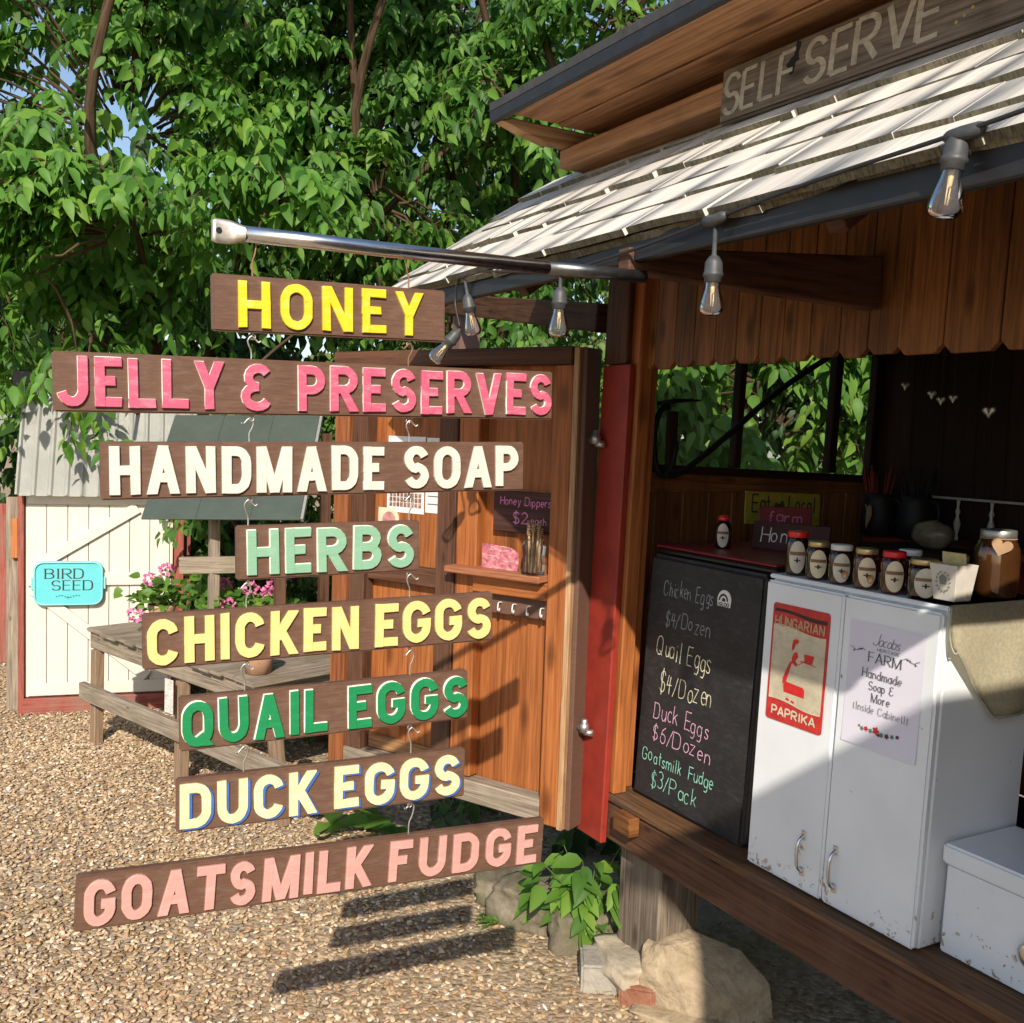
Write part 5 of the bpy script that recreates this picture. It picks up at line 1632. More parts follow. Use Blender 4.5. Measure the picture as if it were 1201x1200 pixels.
for (s0, z0, w_, h_, lab, kind_) in ((.205, 1.412, .175, .275, 'white sheet with a printed band of photos, pinned on the left door panel', 'a'), (.386, 1.420, .095, .265, 'narrow white price sheet pinned beside the photo sheet on the door', 'b')):
    r = thing('pinned_sheet', lab, 'paper', dpt(s0, z0), group='papers pinned inside the open door')
    Mq = dplane(s0, z0, LIN-.0012)
    bm = new(); sheet(bm, [(0, 0, 0), (w_, 0, .0), (w_, h_/2, .002), (0, h_/2, .002)], Mq); sheet(bm, [(0, h_/2, .002), (w_, h_/2, .002), (w_, h_, 0), (0, h_, 0)], Mq); obj('sheet', bm, paint('white door paper', (.70, .69, .66), .8, .03), r)
    bm = new()
    if kind_ == 'a':
        for i in range(9):
            for j in range(3): sheet(bm, [(.012+.017*i+.002, .022+.018*j, .0028), (.012+.017*i+.015, .022+.018*j, .0028), (.012+.017*i+.015, .022+.018*j+.015, .0028), (.012+.017*i+.002, .022+.018*j+.015, .0028)], Mq)
    else:
        for j in range(6): sheet(bm, [(.012, .03+.028*j, .0028), (.06+.02*(j % 2), .03+.028*j, .0028), (.06+.02*(j % 2), .033+.028*j, .0028), (.012, .033+.028*j, .0028)], Mq)
    obj('print', bm, paint('mottled photo print', (.22, .10, .08), .6, .7, (.5, .42, .3), .8, 120) if kind_ == 'a' else M['ink'], r)
rl = thing('round_label', 'small white card with a pink round picture pinned low on the left door panel', 'card', dpt(.16, 1.33))
Mq = dplane(.165, 1.335, LIN-.0012)
bm = new(); prism(bm, [(0, 0), (.10, 0), (.10, .05)] + arc(.06, .05, .04, .04, 0, 90, 6) + [(0, .09)], 0, .0012, Mq); obj('card', bm, M['label'], rl)
bm = new(); sheet(bm, [(.052+.032*math.cos(q), .045+.032*math.sin(q), .0018) for q in [i*PI/10 for i in range(20)]], Mq); obj('picture', bm, paint('pink picture', (.5, .24, .22), .7, .3), rl)

# ================================================================== WHITE SHED AT THE BACK LEFT
SO = Vector((0.449, 6.415, 0))
sa = Vector((0.9815, -0.1915, 0)); sb_ = Vector((0.1915, 0.9815, 0))
Ms = Matrix(((sa.x, sb_.x, 0, SO.x), (sa.y, sb_.y, 0, SO.y), (0, 0, 1, 0), (0, 0, 0, 1)))   # x right, y back, z up
shed = thing('white_shed', 'small white shed with boarded door, ribbed metal roof and red trim', 'shed', SO)
def sbox(name, lo, hi, mat, par=shed, axis=None, bev=.004):
    b = new(); box(b, lo, hi, Ms, axis=axis, bev=bev); return obj(name, b, mat, par)
sbox('back_body', (-.025, .06, .0), (.90, 1.3, 1.36), M['oldred'])
sbox('sill_board', (-.02, -.012, 0.0), (.83, .055, .092), M['oldred'], axis=0)
b = new()
x = -.004
while x < .80:
    x2 = min(x+.112, .80)
    box(b, (x+.0015, .018, .096), (x2-.0015, .045, 1.30), Ms, axis=2, bev=.003); x = x2
sdoor = obj('shed_door', b, M['whitewood'], shed)
def sbeam(p, q, wd, y0, y1):
    b = new(); p, q = Vector((p[0], 0, p[1])), Vector((q[0], 0, q[1]))
    X = (q-p).normalized(); Zv = Vector((0, 1, 0)).cross(X)*-1
    Mm = Ms @ Matrix(((X.x, 0, -X.z, p.x), (0, 1, 0, 0), (X.z, 0, X.x, p.z), (0, 0, 0, 1)))
    box(b, (0, y0, -wd/2), ((q-p).length, y1, wd/2), Mm, axis=0, bev=.003)
    obj('brace', b, M['whitewood'], sdoor)
sbeam((0.01, .785), (.79, .785), .075, -.002, .0165)
sbeam((0.01, 1.255), (.79, 1.255), .07, -.002, .0165)
sbeam((0.01, .14), (.79, .14), .07, -.002, .0165)
sbeam((.035, .850), (.60, 1.205), .065, -.004, .0165)
sbeam((.035, .730), (.66, .195), .065, -.004, .0165)
sbox('corner_board', (-.040, -.006, .0), (-.008, .055, 1.29), M['oldred'], axis=2)
sbox('grey_post', (-.115, .10, .0), (-.045, .16, 1.25), M['grey'], axis=2)
sbox('side_board', (-.190, .25, .25), (-.120, .30, 1.2), M['oldred'], axis=2)
sbox('orange_plank', (-.085, .066, .90), (-.048, .09, 1.13), wood('orange plank', (.30, .10, .025), (.50, .20, .06), .6), axis=2)
sbox('corner_board', (.806, -.006, .0), (.86, .055, 1.29), M['oldred'], axis=2)
# ribbed roof sheet
b = new()
u0, u1 = -.045, .93
n = 90
rows_ = [(-.085, 1.272), (.28, 1.900)]
prev = None
for i in range(n+1):
    x = u0+(u1-u0)*i/n
    ph = (x-u0) % .085
    rib = .012 if ph < .016 else 0
    rib += .006 if (x-u0) % .34 < .02 else 0
    cur = [b.verts.new(Ms @ Vector((x, y - rib*.86, z + rib*.5))) for y, z in rows_]
    if prev: b.faces.new((prev[0], cur[0], cur[1], prev[1]))
    prev = cur
bmesh.ops.solidify(b, geom=b.faces[:], thickness=-.004)
obj('metal_roof', b, M['whitemetal'], shed)
sbox('ridge_cap', (-.10, .24, 1.895), (.98, .40, 1.985), M['black'], axis=0)
bs = thing('bird_seed_sign', 'turquoise rounded tray sign reading BIRD SEED on the white shed door', 'sign', Ms @ Vector((.23, -.01, .77)))
b = new()
Mb2 = Ms @ Matrix(((1, 0, 0, .040), (0, 0, -1, -.006), (0, 1, 0, .635), (0, 0, 0, 1)))
W_, H_ = .375, .258
out = rrect(W_, H_, .055, 6)
prism(b, out, 0, .012, Mb2, .003); obj('tray', b, M['turq'], bs)
b = new()
rim = [(x, y, .0165) for x, y in rrect(W_-.014, H_-.014, .05, 6)]
rim = [Mb2 @ Vector((x+.007, y+.007, z)) for x, y, z in rim]
tube(b, rim+[rim[0]], .0055, 8, caps=False)
obj('rim', b, M['turqlt'], bs)
for sx in (0, 1):
    b = new(); box(b, (-.012 if sx == 0 else W_+.001, H_*.36, .002), (-.001 if sx == 0 else W_+.012, H_*.64, .010), Mb2, bev=.003); obj('tray_handle', b, M['turqlt'], bs)
b = new()
write(b, 'BIRD', Mb2 @ Matrix.Translation((.065, .158, .0125)), .055, .0085, .200, tx=.0035, serif=.12)
write(b, 'SEED', Mb2 @ Matrix.Translation((.100, .090, .0125)), .055, .0085, .215, tx=.0035, serif=.12)
obj('lettering', b, M['inkdk'], bs)
b = new()
for i in range(9):
    cx = .125+.015*i
    cy = .052+.006*math.sin(i*1.1)
    s = .010 if i == 4 else .007
    sheet(b, [(cx-s, cy, .0133), (cx, cy-s*.5, .0133), (cx+s, cy, .0133), (cx, cy+s*.8, .0133)], Mb2)
obj('painted_scroll', b, paint('teal scroll paint', (.02, .22, .2), .6), bs)

# ================================================================== TABLE BENCH
tl = thing('slatted_table', 'long weathered grey slatted display table with low side rails', 'table', (1.2, 5.0, 0))
T0, T1 = Vector((0.700, 5.74, 0)), Vector((1.178, 4.272, 0))
td = (T1-T0).normalized()
tn = Vector((-td.y, td.x, 0))
if tn.x < 0: tn = -tn
TLn = (T1-T0).length
Mt_ = Matrix(((td.x, tn.x, 0, T0.x), (td.y, tn.y, 0, T0.y), (0, 0, 1, 0), (0, 0, 0, 1)))   # x along towards the viewer, y across to the back
TZ = .62
def tbox(name, lo, hi, mat=M['grey'], axis=None):
    b = new(); box(b, lo, hi, Mt_, axis=axis, bev=.004)
    if Mt_.to_3x3().determinant() < 0: pass
    return obj(name, b, mat, tl)
b = new()
x = .0
while x < TLn-.02:
    wd = .088
    jj = random.uniform(-.012, .012)
    box(b, (x+.003, -.02+jj, TZ-.022), (x+wd-.003, .80+jj, TZ+random.uniform(-.002, .002)), Mt_, axis=1, bev=.005, seg=2); x += wd
obj('tabletop', b, M['grey'], tl)
tbox('side_rail', (.0, .012, TZ-.115), (TLn, .045, TZ-.024), axis=0)
tbox('side_rail', (.0, .735, TZ-.115), (TLn, .77, TZ-.024), axis=0)
tbox('end_rail', (TLn-.05, .047, TZ-.11), (TLn-.012, .733, TZ-.024), axis=1)
tbox('end_rail', (.012, .047, TZ-.11), (.05, .733, TZ-.024), axis=1)
tbox('low_rail', (-.02, -.04, .235), (TLn+.42, -.005, .325), axis=0)
tbox('low_rail', (.0, .60, .27), (TLn*.8, .63, .36), axis=0)
for (xx, yy, sl, h0) in ((.06, .0, .06, TZ-.116), (.93, -.002, .03, TZ-.118), (TLn+.12, .06, -.14, TZ-.10), (.08, .70, 0, TZ-.116), (TLn-.1, .70, 0, TZ-.116)):
    b = new()
    p, q = Mt_ @ Vector((xx+.0, yy+.02, 0)), Mt_ @ Vector((xx+sl*-.0+(-.10 if sl == -.14 else 0), yy+.025, h0))
    beam(b, p, q, .055, .05, upv=tn)
    obj('leg', b, wood('brown table leg', (.12, .075, .045), (.33, .23, .15), .8) if xx == .06 else bpy.data.materials['brown table leg'], tl)
tgp = thing('leg_tag', 'small weathered white plaque on the table leg', 'tag', Mt_ @ Vector((.93, -.05, .45)))
b = new(); box(b, (.895, -.052, .36), (.965, -.044, .52), Mt_ @ Matrix.Rotation(0, 4, 'X'), bev=.002); obj('plaque', b, paint('flaking white plaque', (.62, .60, .55), .8, .1, (.25, .25, .24), .7, 22), tgp)

# ================================================================== SHADE ROOF BEHIND THE TABLE
P0, P1, P2, P3 = Vector((.875, 5.226, 1.237)), Vector((1.553, 4.844, 1.26)), Vector((1.883, 5.277, 1.776)), Vector((1.205, 5.655, 1.752))
sr = thing('shade_roof', 'sloping dark green grey sheet roof on thin wooden posts behind the table', 'shelter', (1.45, 5.3, 0))
b = new()
X = (P1-P0).normalized(); Yv = ((P3-P0) - X*(P3-P0).dot(X)).normalized()
Mroof = frame(P0, X, Yv)
Lx, Ly = (P1-P0).length, (P3-P0).length
box(b, (0, 0, -.012), (Lx, Ly, 0), Mroof, axis=1, bev=.003)
rp = obj('roof_sheet', b, M['panel'], sr)
b = new(); box(b, (Lx+.001, 0, -.02), (Lx+.016, Ly, .006), Mroof, axis=1, bev=.002); obj('edge_strip', b, plain('pale edge strip metal', (.30, .31, .29), .5, .3), rp)
for f in (.34, .68):
    b = new(); box(b, (Lx*f-.004, .004, .0008), (Lx*f+.004, Ly-.004, .0035), Mroof, axis=1, bev=.001); obj('seam', b, M['panel'], rp)
b = new(); beam(b, (1.085, 5.335, .985), (1.62, 5.035, 1.015), .035, .085); obj('cross_beam', b, M['grey'], sr)
b = new(); beam(b, (1.50, 4.98, 0), (1.50, 4.98, 1.17), .05, .05, upv=(0, 1, 0)); obj('post', b, M['brown'], sr)
b = new(); beam(b, (1.24, 5.265, 0), (1.24, 5.265, 1.27), .05, .05, upv=(0, 1, 0)); obj('post', b, M['grey'], sr)
b = new(); beam(b, (1.83, 5.28, 0), (1.83, 5.28, 1.68), .05, .05, upv=(0, 1, 0)); obj('post', b, M['brown'], sr)

# ---- rail and post beyond the door
ab = thing('garden_rail', 'dark brown rail and post running back into the bushes beside the stand', 'rail', (2.3, 4.6, 0))
b = new(); beam(b, (1.90, 2.80, 2.094), (2.267, 4.764, 2.361), .05, .095, .004); obj('rail', b, M['brown'], ab)
b = new(); beam(b, (2.285, 4.56, 0), (2.285, 4.56, 2.285), .11, .09, upv=(0, 1, 0)); obj('post', b, wood('purplish post', (.09, .05, .04), (.2, .12, .1), .8), ab)

# ================================================================== UNSEEN BUILDING ADDED BEHIND THE VIEWER (throws the shade across the lower stand)
nb = thing('added_shade_shed', 'unseen grey boarded shed added behind the viewer so its eave shades the lower stand', 'shed', (2, -3, 0))
b = new()
x = -.02
while x < 5.0:
    box(b, (x+.001, -1.40, 0), (x+.158, -1.37, 3.03), axis=2, bev=.003); x += .16
box(b, (.02, -5.0, 0), (4.95, -1.405, 3.02), axis=0)
obj('wall', b, M['grey'], nb)
b = new()
Mn = Matrix.Translation((0, -1.21, 3.035)) @ Matrix.Rotation(-.22, 4, 'X')
box(b, (-.16, -4.0, 0), (5.2, 0.0, .06), Mn, axis=0)
obj('roof', b, M['roofing'], nb)

# ================================================================== STONES AND BLOCKS
from mathutils import noise as MN
def stone_mat(name, a, b, moss=None):
    k = NT(name)
    v = k.coord('Object')
    c = k.ramp(k.noise(v, 6, 8, 0.72, 1.0), [(0.34, a), (0.66, b)])
    c = k.mix(k.ramp(k.noise(v, 46, 4, .7), [(.5, (0, 0, 0)), (.75, (.5, .5, .5))]), c, tuple(x*.6 for x in a))
    if moss: c = k.mix(k.ramp(k.noise(v, 7, 4, .6), [(.45, (0, 0, 0)), (.62, (.7, .7, .7))]), c, moss)
    k.l(c, k.b.inputs['Base Color'])
    k.set(Roughness=.9)
    k.b.inputs['Specular IOR Level'].default_value = .15
    k.bump(k.math('ADD', k.noise(v, 34, 8, .75), k.math('MULTIPLY', k.noise(v, 7, 4, .6, 1.2), 1.2)), .8, .010)
    return k.m
def rock(name, label, loc, size, rotz, mat, seed, rough=.18, flat=.0, tilt=(0, 0), group=None, cat='stone', boxy=.6):
    bm = bmesh.new()
    bmesh.ops.create_cube(bm, size=2)
    bmesh.ops.subdivide_edges(bm, edges=bm.edges[:], cuts=11, use_grid_fill=True)
    for v in bm.verts:
        p = v.co.copy()
        s = p.normalized()*1.18
        p = p*boxy + s*(1-boxy)
        q = p + Vector((seed*3.7, seed*1.3, seed*.7))
        d = MN.noise(q*.9)*rough*1.6 + MN.noise(q*2.3)*rough*.6 + MN.noise(q*6)*rough*.18
        p = p*(1+d)
        v.co = Vector((p.x*size[0]/2, p.y*size[1]/2, p.z*size[2]/2))
    bmesh.ops.rotate(bm, verts=bm.verts, matrix=Matrix.Rotation(tilt[0], 3, 'X') @ Matrix.Rotation(tilt[1], 3, 'Y'))
    zmin = min(v.co.z for v in bm.verts)
    for v in bm.verts: v.co.z -= zmin + .02
    o = obj(name, bm, mat, None, smooth=True)
    o.location = loc
    o.rotation_euler = (0, 0, rotz)
    return tag(o, label, cat, group)
M['sand'] = stone_mat('warm sandstone', (.32, .245, .155), (.54, .435, .30))
M['mossy'] = stone_mat('mossy grey stone', (.14, .12, .085), (.28, .24, .17), (.10, .115, .045))
M['chalkstone'] = stone_mat('crumbly cream stone', (.40, .335, .245), (.60, .52, .40))
M['conc'] = stone_mat('pale concrete', (.30, .275, .235), (.46, .425, .37))
def hull_rock(name, label, pts, mat, seed, cat, loc):
    bm = bmesh.new()
    vs = [bm.verts.new(p) for p in pts]
    bmesh.ops.convex_hull(bm, input=vs)
    bmesh.ops.triangulate(bm, faces=bm.faces[:])
    bmesh.ops.bevel(bm, geom=bm.edges[:], offset=.004, segments=1, affect='EDGES')
    bmesh.ops.triangulate(bm, faces=bm.faces[:])
    for it in range(3):
        ed = [e for e in bm.edges if e.calc_length() > .018]
        bmesh.ops.subdivide_edges(bm, edges=ed, cuts=1)
        bmesh.ops.triangulate(bm, faces=bm.faces[:])
    bm.normal_update()
    for v in bm.verts:
        q = v.co*9 + Vector((seed, seed*2, 0))
        d = MN.noise(q)*.004 + MN.noise(q*2.6)*.006 + abs(MN.noise(q*5.5))*-.004 + MN.noise(q*11)*.0015
        v.co += v.normal*d
    o = obj(name, bm, mat, None, smooth=False)
    o.location = loc
    return tag(o, label, cat)
hull_rock('boulder', 'large sandy boulder in front of the wooden pier, half in shade',
          [tuple(.86*q for q in p) for p in [(-.15, .10, .0), (-.17, .09, .12), (-.13, .13, .21), (.02, .16, .25), (-.10, .03, .235), (.06, .02, .25), (.16, -.06, .21), (.20, -.17, .13), (.20, -.20, .0), (-.05, -.10, .0), (-.08, -.06, .12), (.05, -.15, .10), (.08, -.17, .0), (.22, .05, .0), (.22, .0, .15), (.05, .18, .0)]], M['sand'], 3.1, 'boulder', (1.985, 2.30, -.01))
rock('footing_stone', 'crumbly cream stone directly under the wooden pier', (1.955, 2.470, 0), (.30, .24, .125), -.2, M['chalkstone'], 5.1, .16, boxy=.88)
rock('flat_stone', 'dusty flat stone beside the brick in front of the boulder', (1.90, 2.27, 0), (.24, .12, .035), -1.0, M['sand'], 7.7, .12, boxy=.7)
rock('border_stone', 'mossy grey stone under the end of the lowest sign board', (1.855, 3.0, 0), (.27, .24, .14), .4, M['mossy'], 3.3, .16)
rock('border_stone', 'tan stone under the leafy plant by the pier', (1.965, 2.77, 0), (.34, .22, .14), -.4, M['mossy'], 9.1, .15)
rock('border_stone', 'low mossy stone half buried, far left behind the leafy plant', (1.86, 3.22, 0), (.26, .22, .10), .9, M['mossy'], 12.1, .18)
def block(name, label, lo, hi, rotz, loc, mat, cat):
    bm = new(); box(bm, lo, hi, bev=.008, seg=2)
    o = obj(name, bm, mat); o.location = loc; o.rotation_euler = (0, 0, rotz)
    return tag(o, label, cat)
block('concrete_block', 'grey concrete block on the earth left of the pier foot', (-.10, -.07, -.03), (.10, .07, .085), -.55, (1.845, 2.52, 0), M['conc'], 'block')
block('brick', 'worn red brick tucked between concrete block and boulder', (-.055, -.03, -.02), (.055, .03, .062), -.75, (1.845, 2.385, 0), stone_mat('worn brick', (.22, .085, .05), (.40, .20, .13)), 'brick')
# fallen leaves and straw on the bare earth
def litter():
    bm = new()
    n = 0
    while n < 900:
        x, y = random.uniform(1.35, 2.7), random.uniform(1.7, 3.9)
        if x < 1.62-.1*(y-2.4): continue
        a = random.uniform(0, 6.28); l = random.uniform(.012, .045); wd = random.uniform(.0012, .008)
        z = random.uniform(.004, .014); tl_ = random.uniform(-.3, .3)
        d = Vector((math.cos(a), math.sin(a), tl_)); s = Vector((-math.sin(a), math.cos(a), random.uniform(-.4, .4)))*wd
        c = Vector((x, y, z+abs(tl_)*l*.5))
        sheet(bm, [c-d*l/2, c+s-d*l*.05, c+d*l/2, c-s+d*l*.05]); n += 1
    o = obj('leaf_litter', bm, leafmat('dry straw litter', (.10, .062, .03), (.36, .26, .14), (.4, .3, .15), .1))
    tag(o, kind='stuff')
litter()
def yard_litter():
    bm = new()
    for i in range(170):
        x, y = random.uniform(-.6, 1.7), random.uniform(2.0, 5.6)
        a = random.uniform(0, 6.28); l = random.uniform(.02, .05); wd = random.uniform(.002, .009)
        d = Vector((math.cos(a), math.sin(a), random.uniform(-.2, .2))); s = Vector((-math.sin(a), math.cos(a), random.uniform(-.5, .5)))*wd
        c = Vector((x, y, .014))
        sheet(bm, [c-d*l/2, c+s, c+d*l/2, c-s])
    tag(obj('fallen_leaves', bm, bpy.data.materials['dry straw litter']), kind='stuff')
yard_litter()

# ================================================================== PLANTS
def leaves_mesh(P, D, Nn, Lh, Wd, curl=.25, fold=.22, bm_verts=None):
    """numpy arrays -> vertices, faces of many folded, drooping, pointed leaves."""
    n = len(P)
    D = D/np.linalg.norm(D, axis=1, keepdims=True)
    Nn = Nn - D*np.sum(D*Nn, axis=1, keepdims=True)
    Nn /= np.linalg.norm(Nn, axis=1, keepdims=True)+1e-9
    S = np.cross(D, Nn)
    ts = [0, .16, .40, .70, 1.0]
    hw = [0, .36, .50, .32, 0]
    def pt(t, side, h):
        dz = -curl*(t**2)
        return P + D*(Lh*t)[:, None] + Nn*(Lh*dz)[:, None] + S*(Wd*side)[:, None] + Nn*(Wd*h)[:, None]
    T = np.ones(n)
    fo = fold*RNG.uniform(.3, 1.5, n)
    curl = curl*RNG.uniform(.2, 1.8, n)
    pts = [pt(T*0, 0*T, 0*T)]
    for i in (1, 2, 3):
        pts += [pt(T*ts[i], -hw[i]*T, fo*hw[i]*2), pt(T*ts[i], 0*T, 0*T), pt(T*ts[i], hw[i]*T, fo*hw[i]*2)]
    pts.append(pt(T*1.0, 0*T, 0*T))
    V = np.stack(pts, 1).reshape(-1, 3)
    base = (np.arange(n)*11)[:, None]
    tri = [(0, 2, 1), (0, 3, 2), (7, 8, 10), (8, 9, 10)]
    quad = [(1, 2, 5, 4), (2, 3, 6, 5), (4, 5, 8, 7), (5, 6, 9, 8)]
    F = []
    for f in tri: F += (base+np.array(f)).tolist()
    for f in quad: F += (base+np.array(f)).tolist()
    return V, F

def mesh_obj(name, V, F, mat, parent=None, smooth=True):
    me = bpy.data.meshes.new(name)
    if parent is not None:
        r = parent
        while r.parent: r = r.parent
        V = V - np.array(r.location)[None, :]
    me.from_pydata(V.tolist(), [], F)
    if smooth: me.polygons.foreach_set('use_smooth', [True]*len(me.polygons))
    return link(name, me, mat, parent)

def rand_unit(n):
    v = RNG.normal(size=(n, 3))
    return v/np.linalg.norm(v, axis=1, keepdims=True)

def sprays(ells, count, leaves, lsize, front=.65, droop=.55, length=.55, shell=.55, up_bias=.75, clump=30):
    """Leaf positions on drooping twigs spread through the crown's ellipsoids. Returns leaf arrays and twig paths."""
    vol = np.array([e[1][0]*e[1][1]*e[1][2] for e in ells])**0.75
    pick = RNG.choice(len(ells), size=count, p=vol/vol.sum())
    toview = np.array([-.49, -.87, .15])
    P, D, Nn, Lh, tw = [], [], [], [], []
    clumps = [rand_unit(max(5, int(clump*v/vol.max()))) for v in vol]
    for k_ in pick:
        c, r = np.array(ells[k_][0]), np.array(ells[k_][1])
        u = clumps[k_][RNG.integers(len(clumps[k_]))] + .30*rand_unit(1)[0]
        u /= np.linalg.norm(u)
        if RNG.random() < front and u@toview < 0: u = u - 2*(u@toview)*toview/(toview@toview)
        rad = shell + (1.0-shell)*RNG.random()**.6
        tip = c + u*r*rad
        out = u*np.array([1, 1, .5]); out /= np.linalg.norm(out)+1e-9
        ln = length*RNG.uniform(.6, 1.25)
        d0 = out + np.array([0, 0, RNG.uniform(-.1, .5)]) + .35*rand_unit(1)[0]
        d0 /= np.linalg.norm(d0)
        start = tip - d0*ln*.75
        n = int(leaves*RNG.uniform(.7, 1.3))
        t = np.linspace(.12, 1.0, n)
        path = start[None, :] + d0[None, :]*(ln*t)[:, None] + np.array([0, 0, -1])[None, :]*(droop*ln*t**2)[:, None]
        tw.append((start, start+d0*ln*.5+np.array([0, 0, -droop*ln*.25]), start+d0*ln+np.array([0, 0, -droop*ln])))
        tang = d0[None, :] + np.array([0, 0, -1])[None, :]*(2*droop*t)[:, None]
        tang /= np.linalg.norm(tang, axis=1, keepdims=True)
        side = np.cross(tang, np.array([0, 0, 1.0])); side /= np.linalg.norm(side, axis=1, keepdims=True)+1e-9
        sg = np.where(np.arange(n) % 2 == 0, 1, -1)[:, None]
        dirs = tang*.55 + side*sg*RNG.uniform(.5, 1.0, (n, 1)) + np.array([0, 0, -1])*RNG.uniform(.25, 1.1, (n, 1)) + .35*rand_unit(n)
        nrm = np.array([0, 0, 1.0])*up_bias + out*.6 + .65*rand_unit(n)
        P.append(path + side*sg*.012); D.append(dirs); Nn.append(nrm)
        Lh.append(lsize*RNG.uniform(.5, 1.25, n)*(1.15-.35*t))
    return np.concatenate(P), np.concatenate(D), np.concatenate(Nn), np.concatenate(Lh), tw

def plant(name, label, cat, ells, base, count, leaves, lsize, mat, trunk_r=.09, group=None, wr=.44, twig_every=3, stems=1, **kw):
    root = thing(name, label, cat, base, group=group)
    P, D, Nn, Lh, tw = sprays(ells, count, leaves, lsize, **kw)
    V, F = leaves_mesh(P, D, Nn, Lh, Lh*wr)
    mesh_obj('crown', V, F, mat, root)
    bm = new()
    bx = Vector(base)
    allc = [Vector(e[0]) for e in ells]
    top = max(allc, key=lambda c: c.z)
    forks = []
    for s in range(stems):
        off = Vector((random.uniform(-.45, .45), random.uniform(-.35, .35), 0))*(1 if stems > 1 else 0)
        tp = top + Vector((random.uniform(-.5, .5), random.uniform(-.4, .4), random.uniform(.2, .9)))*(1 if stems > 1 else .6)
        wv = lambda s_: Vector((random.uniform(-s_, s_), random.uniform(-s_, s_), 0))
        pth = catmull([bx+off*.4, bx*.8+tp*.2+off*.8+wv(.10), bx*.6+tp*.4+off+wv(.22), bx*.4+tp*.6+off*1.1+wv(.28), bx*.2+tp*.8+off+wv(.30), tp+wv(.3)], 5)
        tube(bm, pth, [trunk_r*(1-.75*i/(len(pth)-1)) for i in range(len(pth))], 9)
        forks.append(pth)
    for c, r in ells:
        pth = random.choice(forks)
        c = Vector(c)
        a = min(pth, key=lambda q: (q-c).length+abs(q.z-(c.z-.6)))
        q = catmull([a, a*.5+c*.5+Vector((0, 0, .15)), c+Vector((0, 0, .1))], 5)
        tube(bm, q, [trunk_r*(.45-.3*i/(len(q)-1)) for i in range(len(q))], 7)
    for i, (s, m_, e) in enumerate(tw):
        if i % twig_every: continue
        s, m_, e = Vector(s), Vector(m_), Vector(e)
        c = min(allc, key=lambda q: (q-s).length)
        g = s + (c-s)*.6
        tube(bm, [g, s*.6+g*.4+Vector((0, 0, .03)), s, m_, e], [.011, .008, .006, .004, .0015] if trunk_r > .03 else [.004, .003, .003, .002, .001], 5, caps=False)
    obj('trunk', bm, M['bark'], root)
    return root

def E(dep, px, py, r, dpx=1200.):
    """Ellipsoid centre from a bearing and a height seen from the path: metres ahead, sideways, up."""
    return None
Fh, Rh = np.array([.4924, .8704]), np.array([.8704, -.4924])
def at(ahead, side, z): q = Fh*ahead + Rh*side; return (float(q[0]), float(q[1]), z)

plant('broadleaf_tree', 'large broad leaved tree drooping over the white shed at the left', 'tree',
      [(at(6.6, -2.5, 3.5), (1.5, 1.0, 1.4)), (at(5.7, -2.15, 2.75), (.95, .55, .60)), (at(5.6, -1.35, 2.95), (.6, .45, .5)), (at(6.3, -3.2, 2.5), (.9, .6, .55)), (at(5.9, -2.45, 2.10), (.45, .3, .22)), (at(7.0, -1.3, 3.9), (1.1, .9, 1.2)), (at(5.75, -2.25, 1.72), (.16, .14, .16)), (at(5.6, -2.0, 4.9), (1.4, .6, .4))],  # last lobe, above the view, is added to shade the leaves behind
      at(8.3, -2.7, 0), 860, 15, .130, M['leafA'], .060, stems=2)
plant('multi_stem_tree', 'tall multi stemmed tree with bare brown trunks rising behind the HONEY board', 'tree',
      [(at(7.2, -.55, 3.9), (1.5, 1.0, 1.5)), (at(6.1, -.85, 3.05), (.7, .5, .55)), (at(6.3, .0, 3.6), (.7, .5, .7)), (at(6.2, -.25, 2.65), (.7, .5, .35)), (at(7.6, .2, 2.9), (1.2, .7, 1.0)), (at(6.2, .55, 4.2), (.7, .5, .6)), (at(5.8, -.35, 4.9), (1.0, .6, .4)), (at(6.7, -1.3, 3.2), (.8, .5, .8))],  # high front lobe out of view is put in to darken the crown
      at(8.3, -.35, 0), 880, 14, .115, M['leafB'], .05, stems=5)
plant('broadleaf_tree', 'leafy tree behind the farm stand seen over its roof and through its side window', 'tree',
      [(at(6.6, 1.3, 4.2), (1.6, 1.0, 1.6)), (at(5.5, 1.35, 1.75), (1.3, .6, .85)), (at(5.9, 2.0, 2.3), (.9, .6, .8)), (at(6.0, .75, 3.1), (.6, .5, .6)), (at(5.2, .95, 1.55), (.5, .4, .5)), (at(5.1, 1.2, 2.05), (.9, .4, .4))],
      at(7.6, 1.6, 0), 760, 15, .125, M['leafC'], .07, stems=2)
plant('shrub', 'small leaved shrub filling the gap above the open door', 'shrub',
      [(at(6.2, -.35, 1.95), (.9, .5, .45)), (at(5.9, .35, 1.95), (.7, .4, .5)), (at(6.3, -.9, 1.8), (.7, .5, .6)), (at(6.2, -.4, 1.2), (1.1, .5, .7)), (at(5.6, .55, 2.25), (.45, .35, .4))],
      at(6.4, -.3, 0), 480, 17, .055, M['leafS'], .03, stems=4, length=.38, wr=.58)
plant('shrub', 'dark leafed shrub growing between the white shed and the shade roof', 'shrub',
      [(at(6.5, -1.65, 1.15), (.65, .5, .85)), (at(6.0, -1.75, 1.05), (.35, .3, .4)), (at(6.8, -1.1, 1.3), (.7, .5, 1.0)), (at(6.1, -1.15, 1.95), (.55, .3, .3)), (at(6.0, -1.5, 1.75), (.3, .25, .2))],
      at(6.7, -1.4, 0), 250, 14, .085, M['leafB'], .025, stems=3, length=.4, wr=.6)
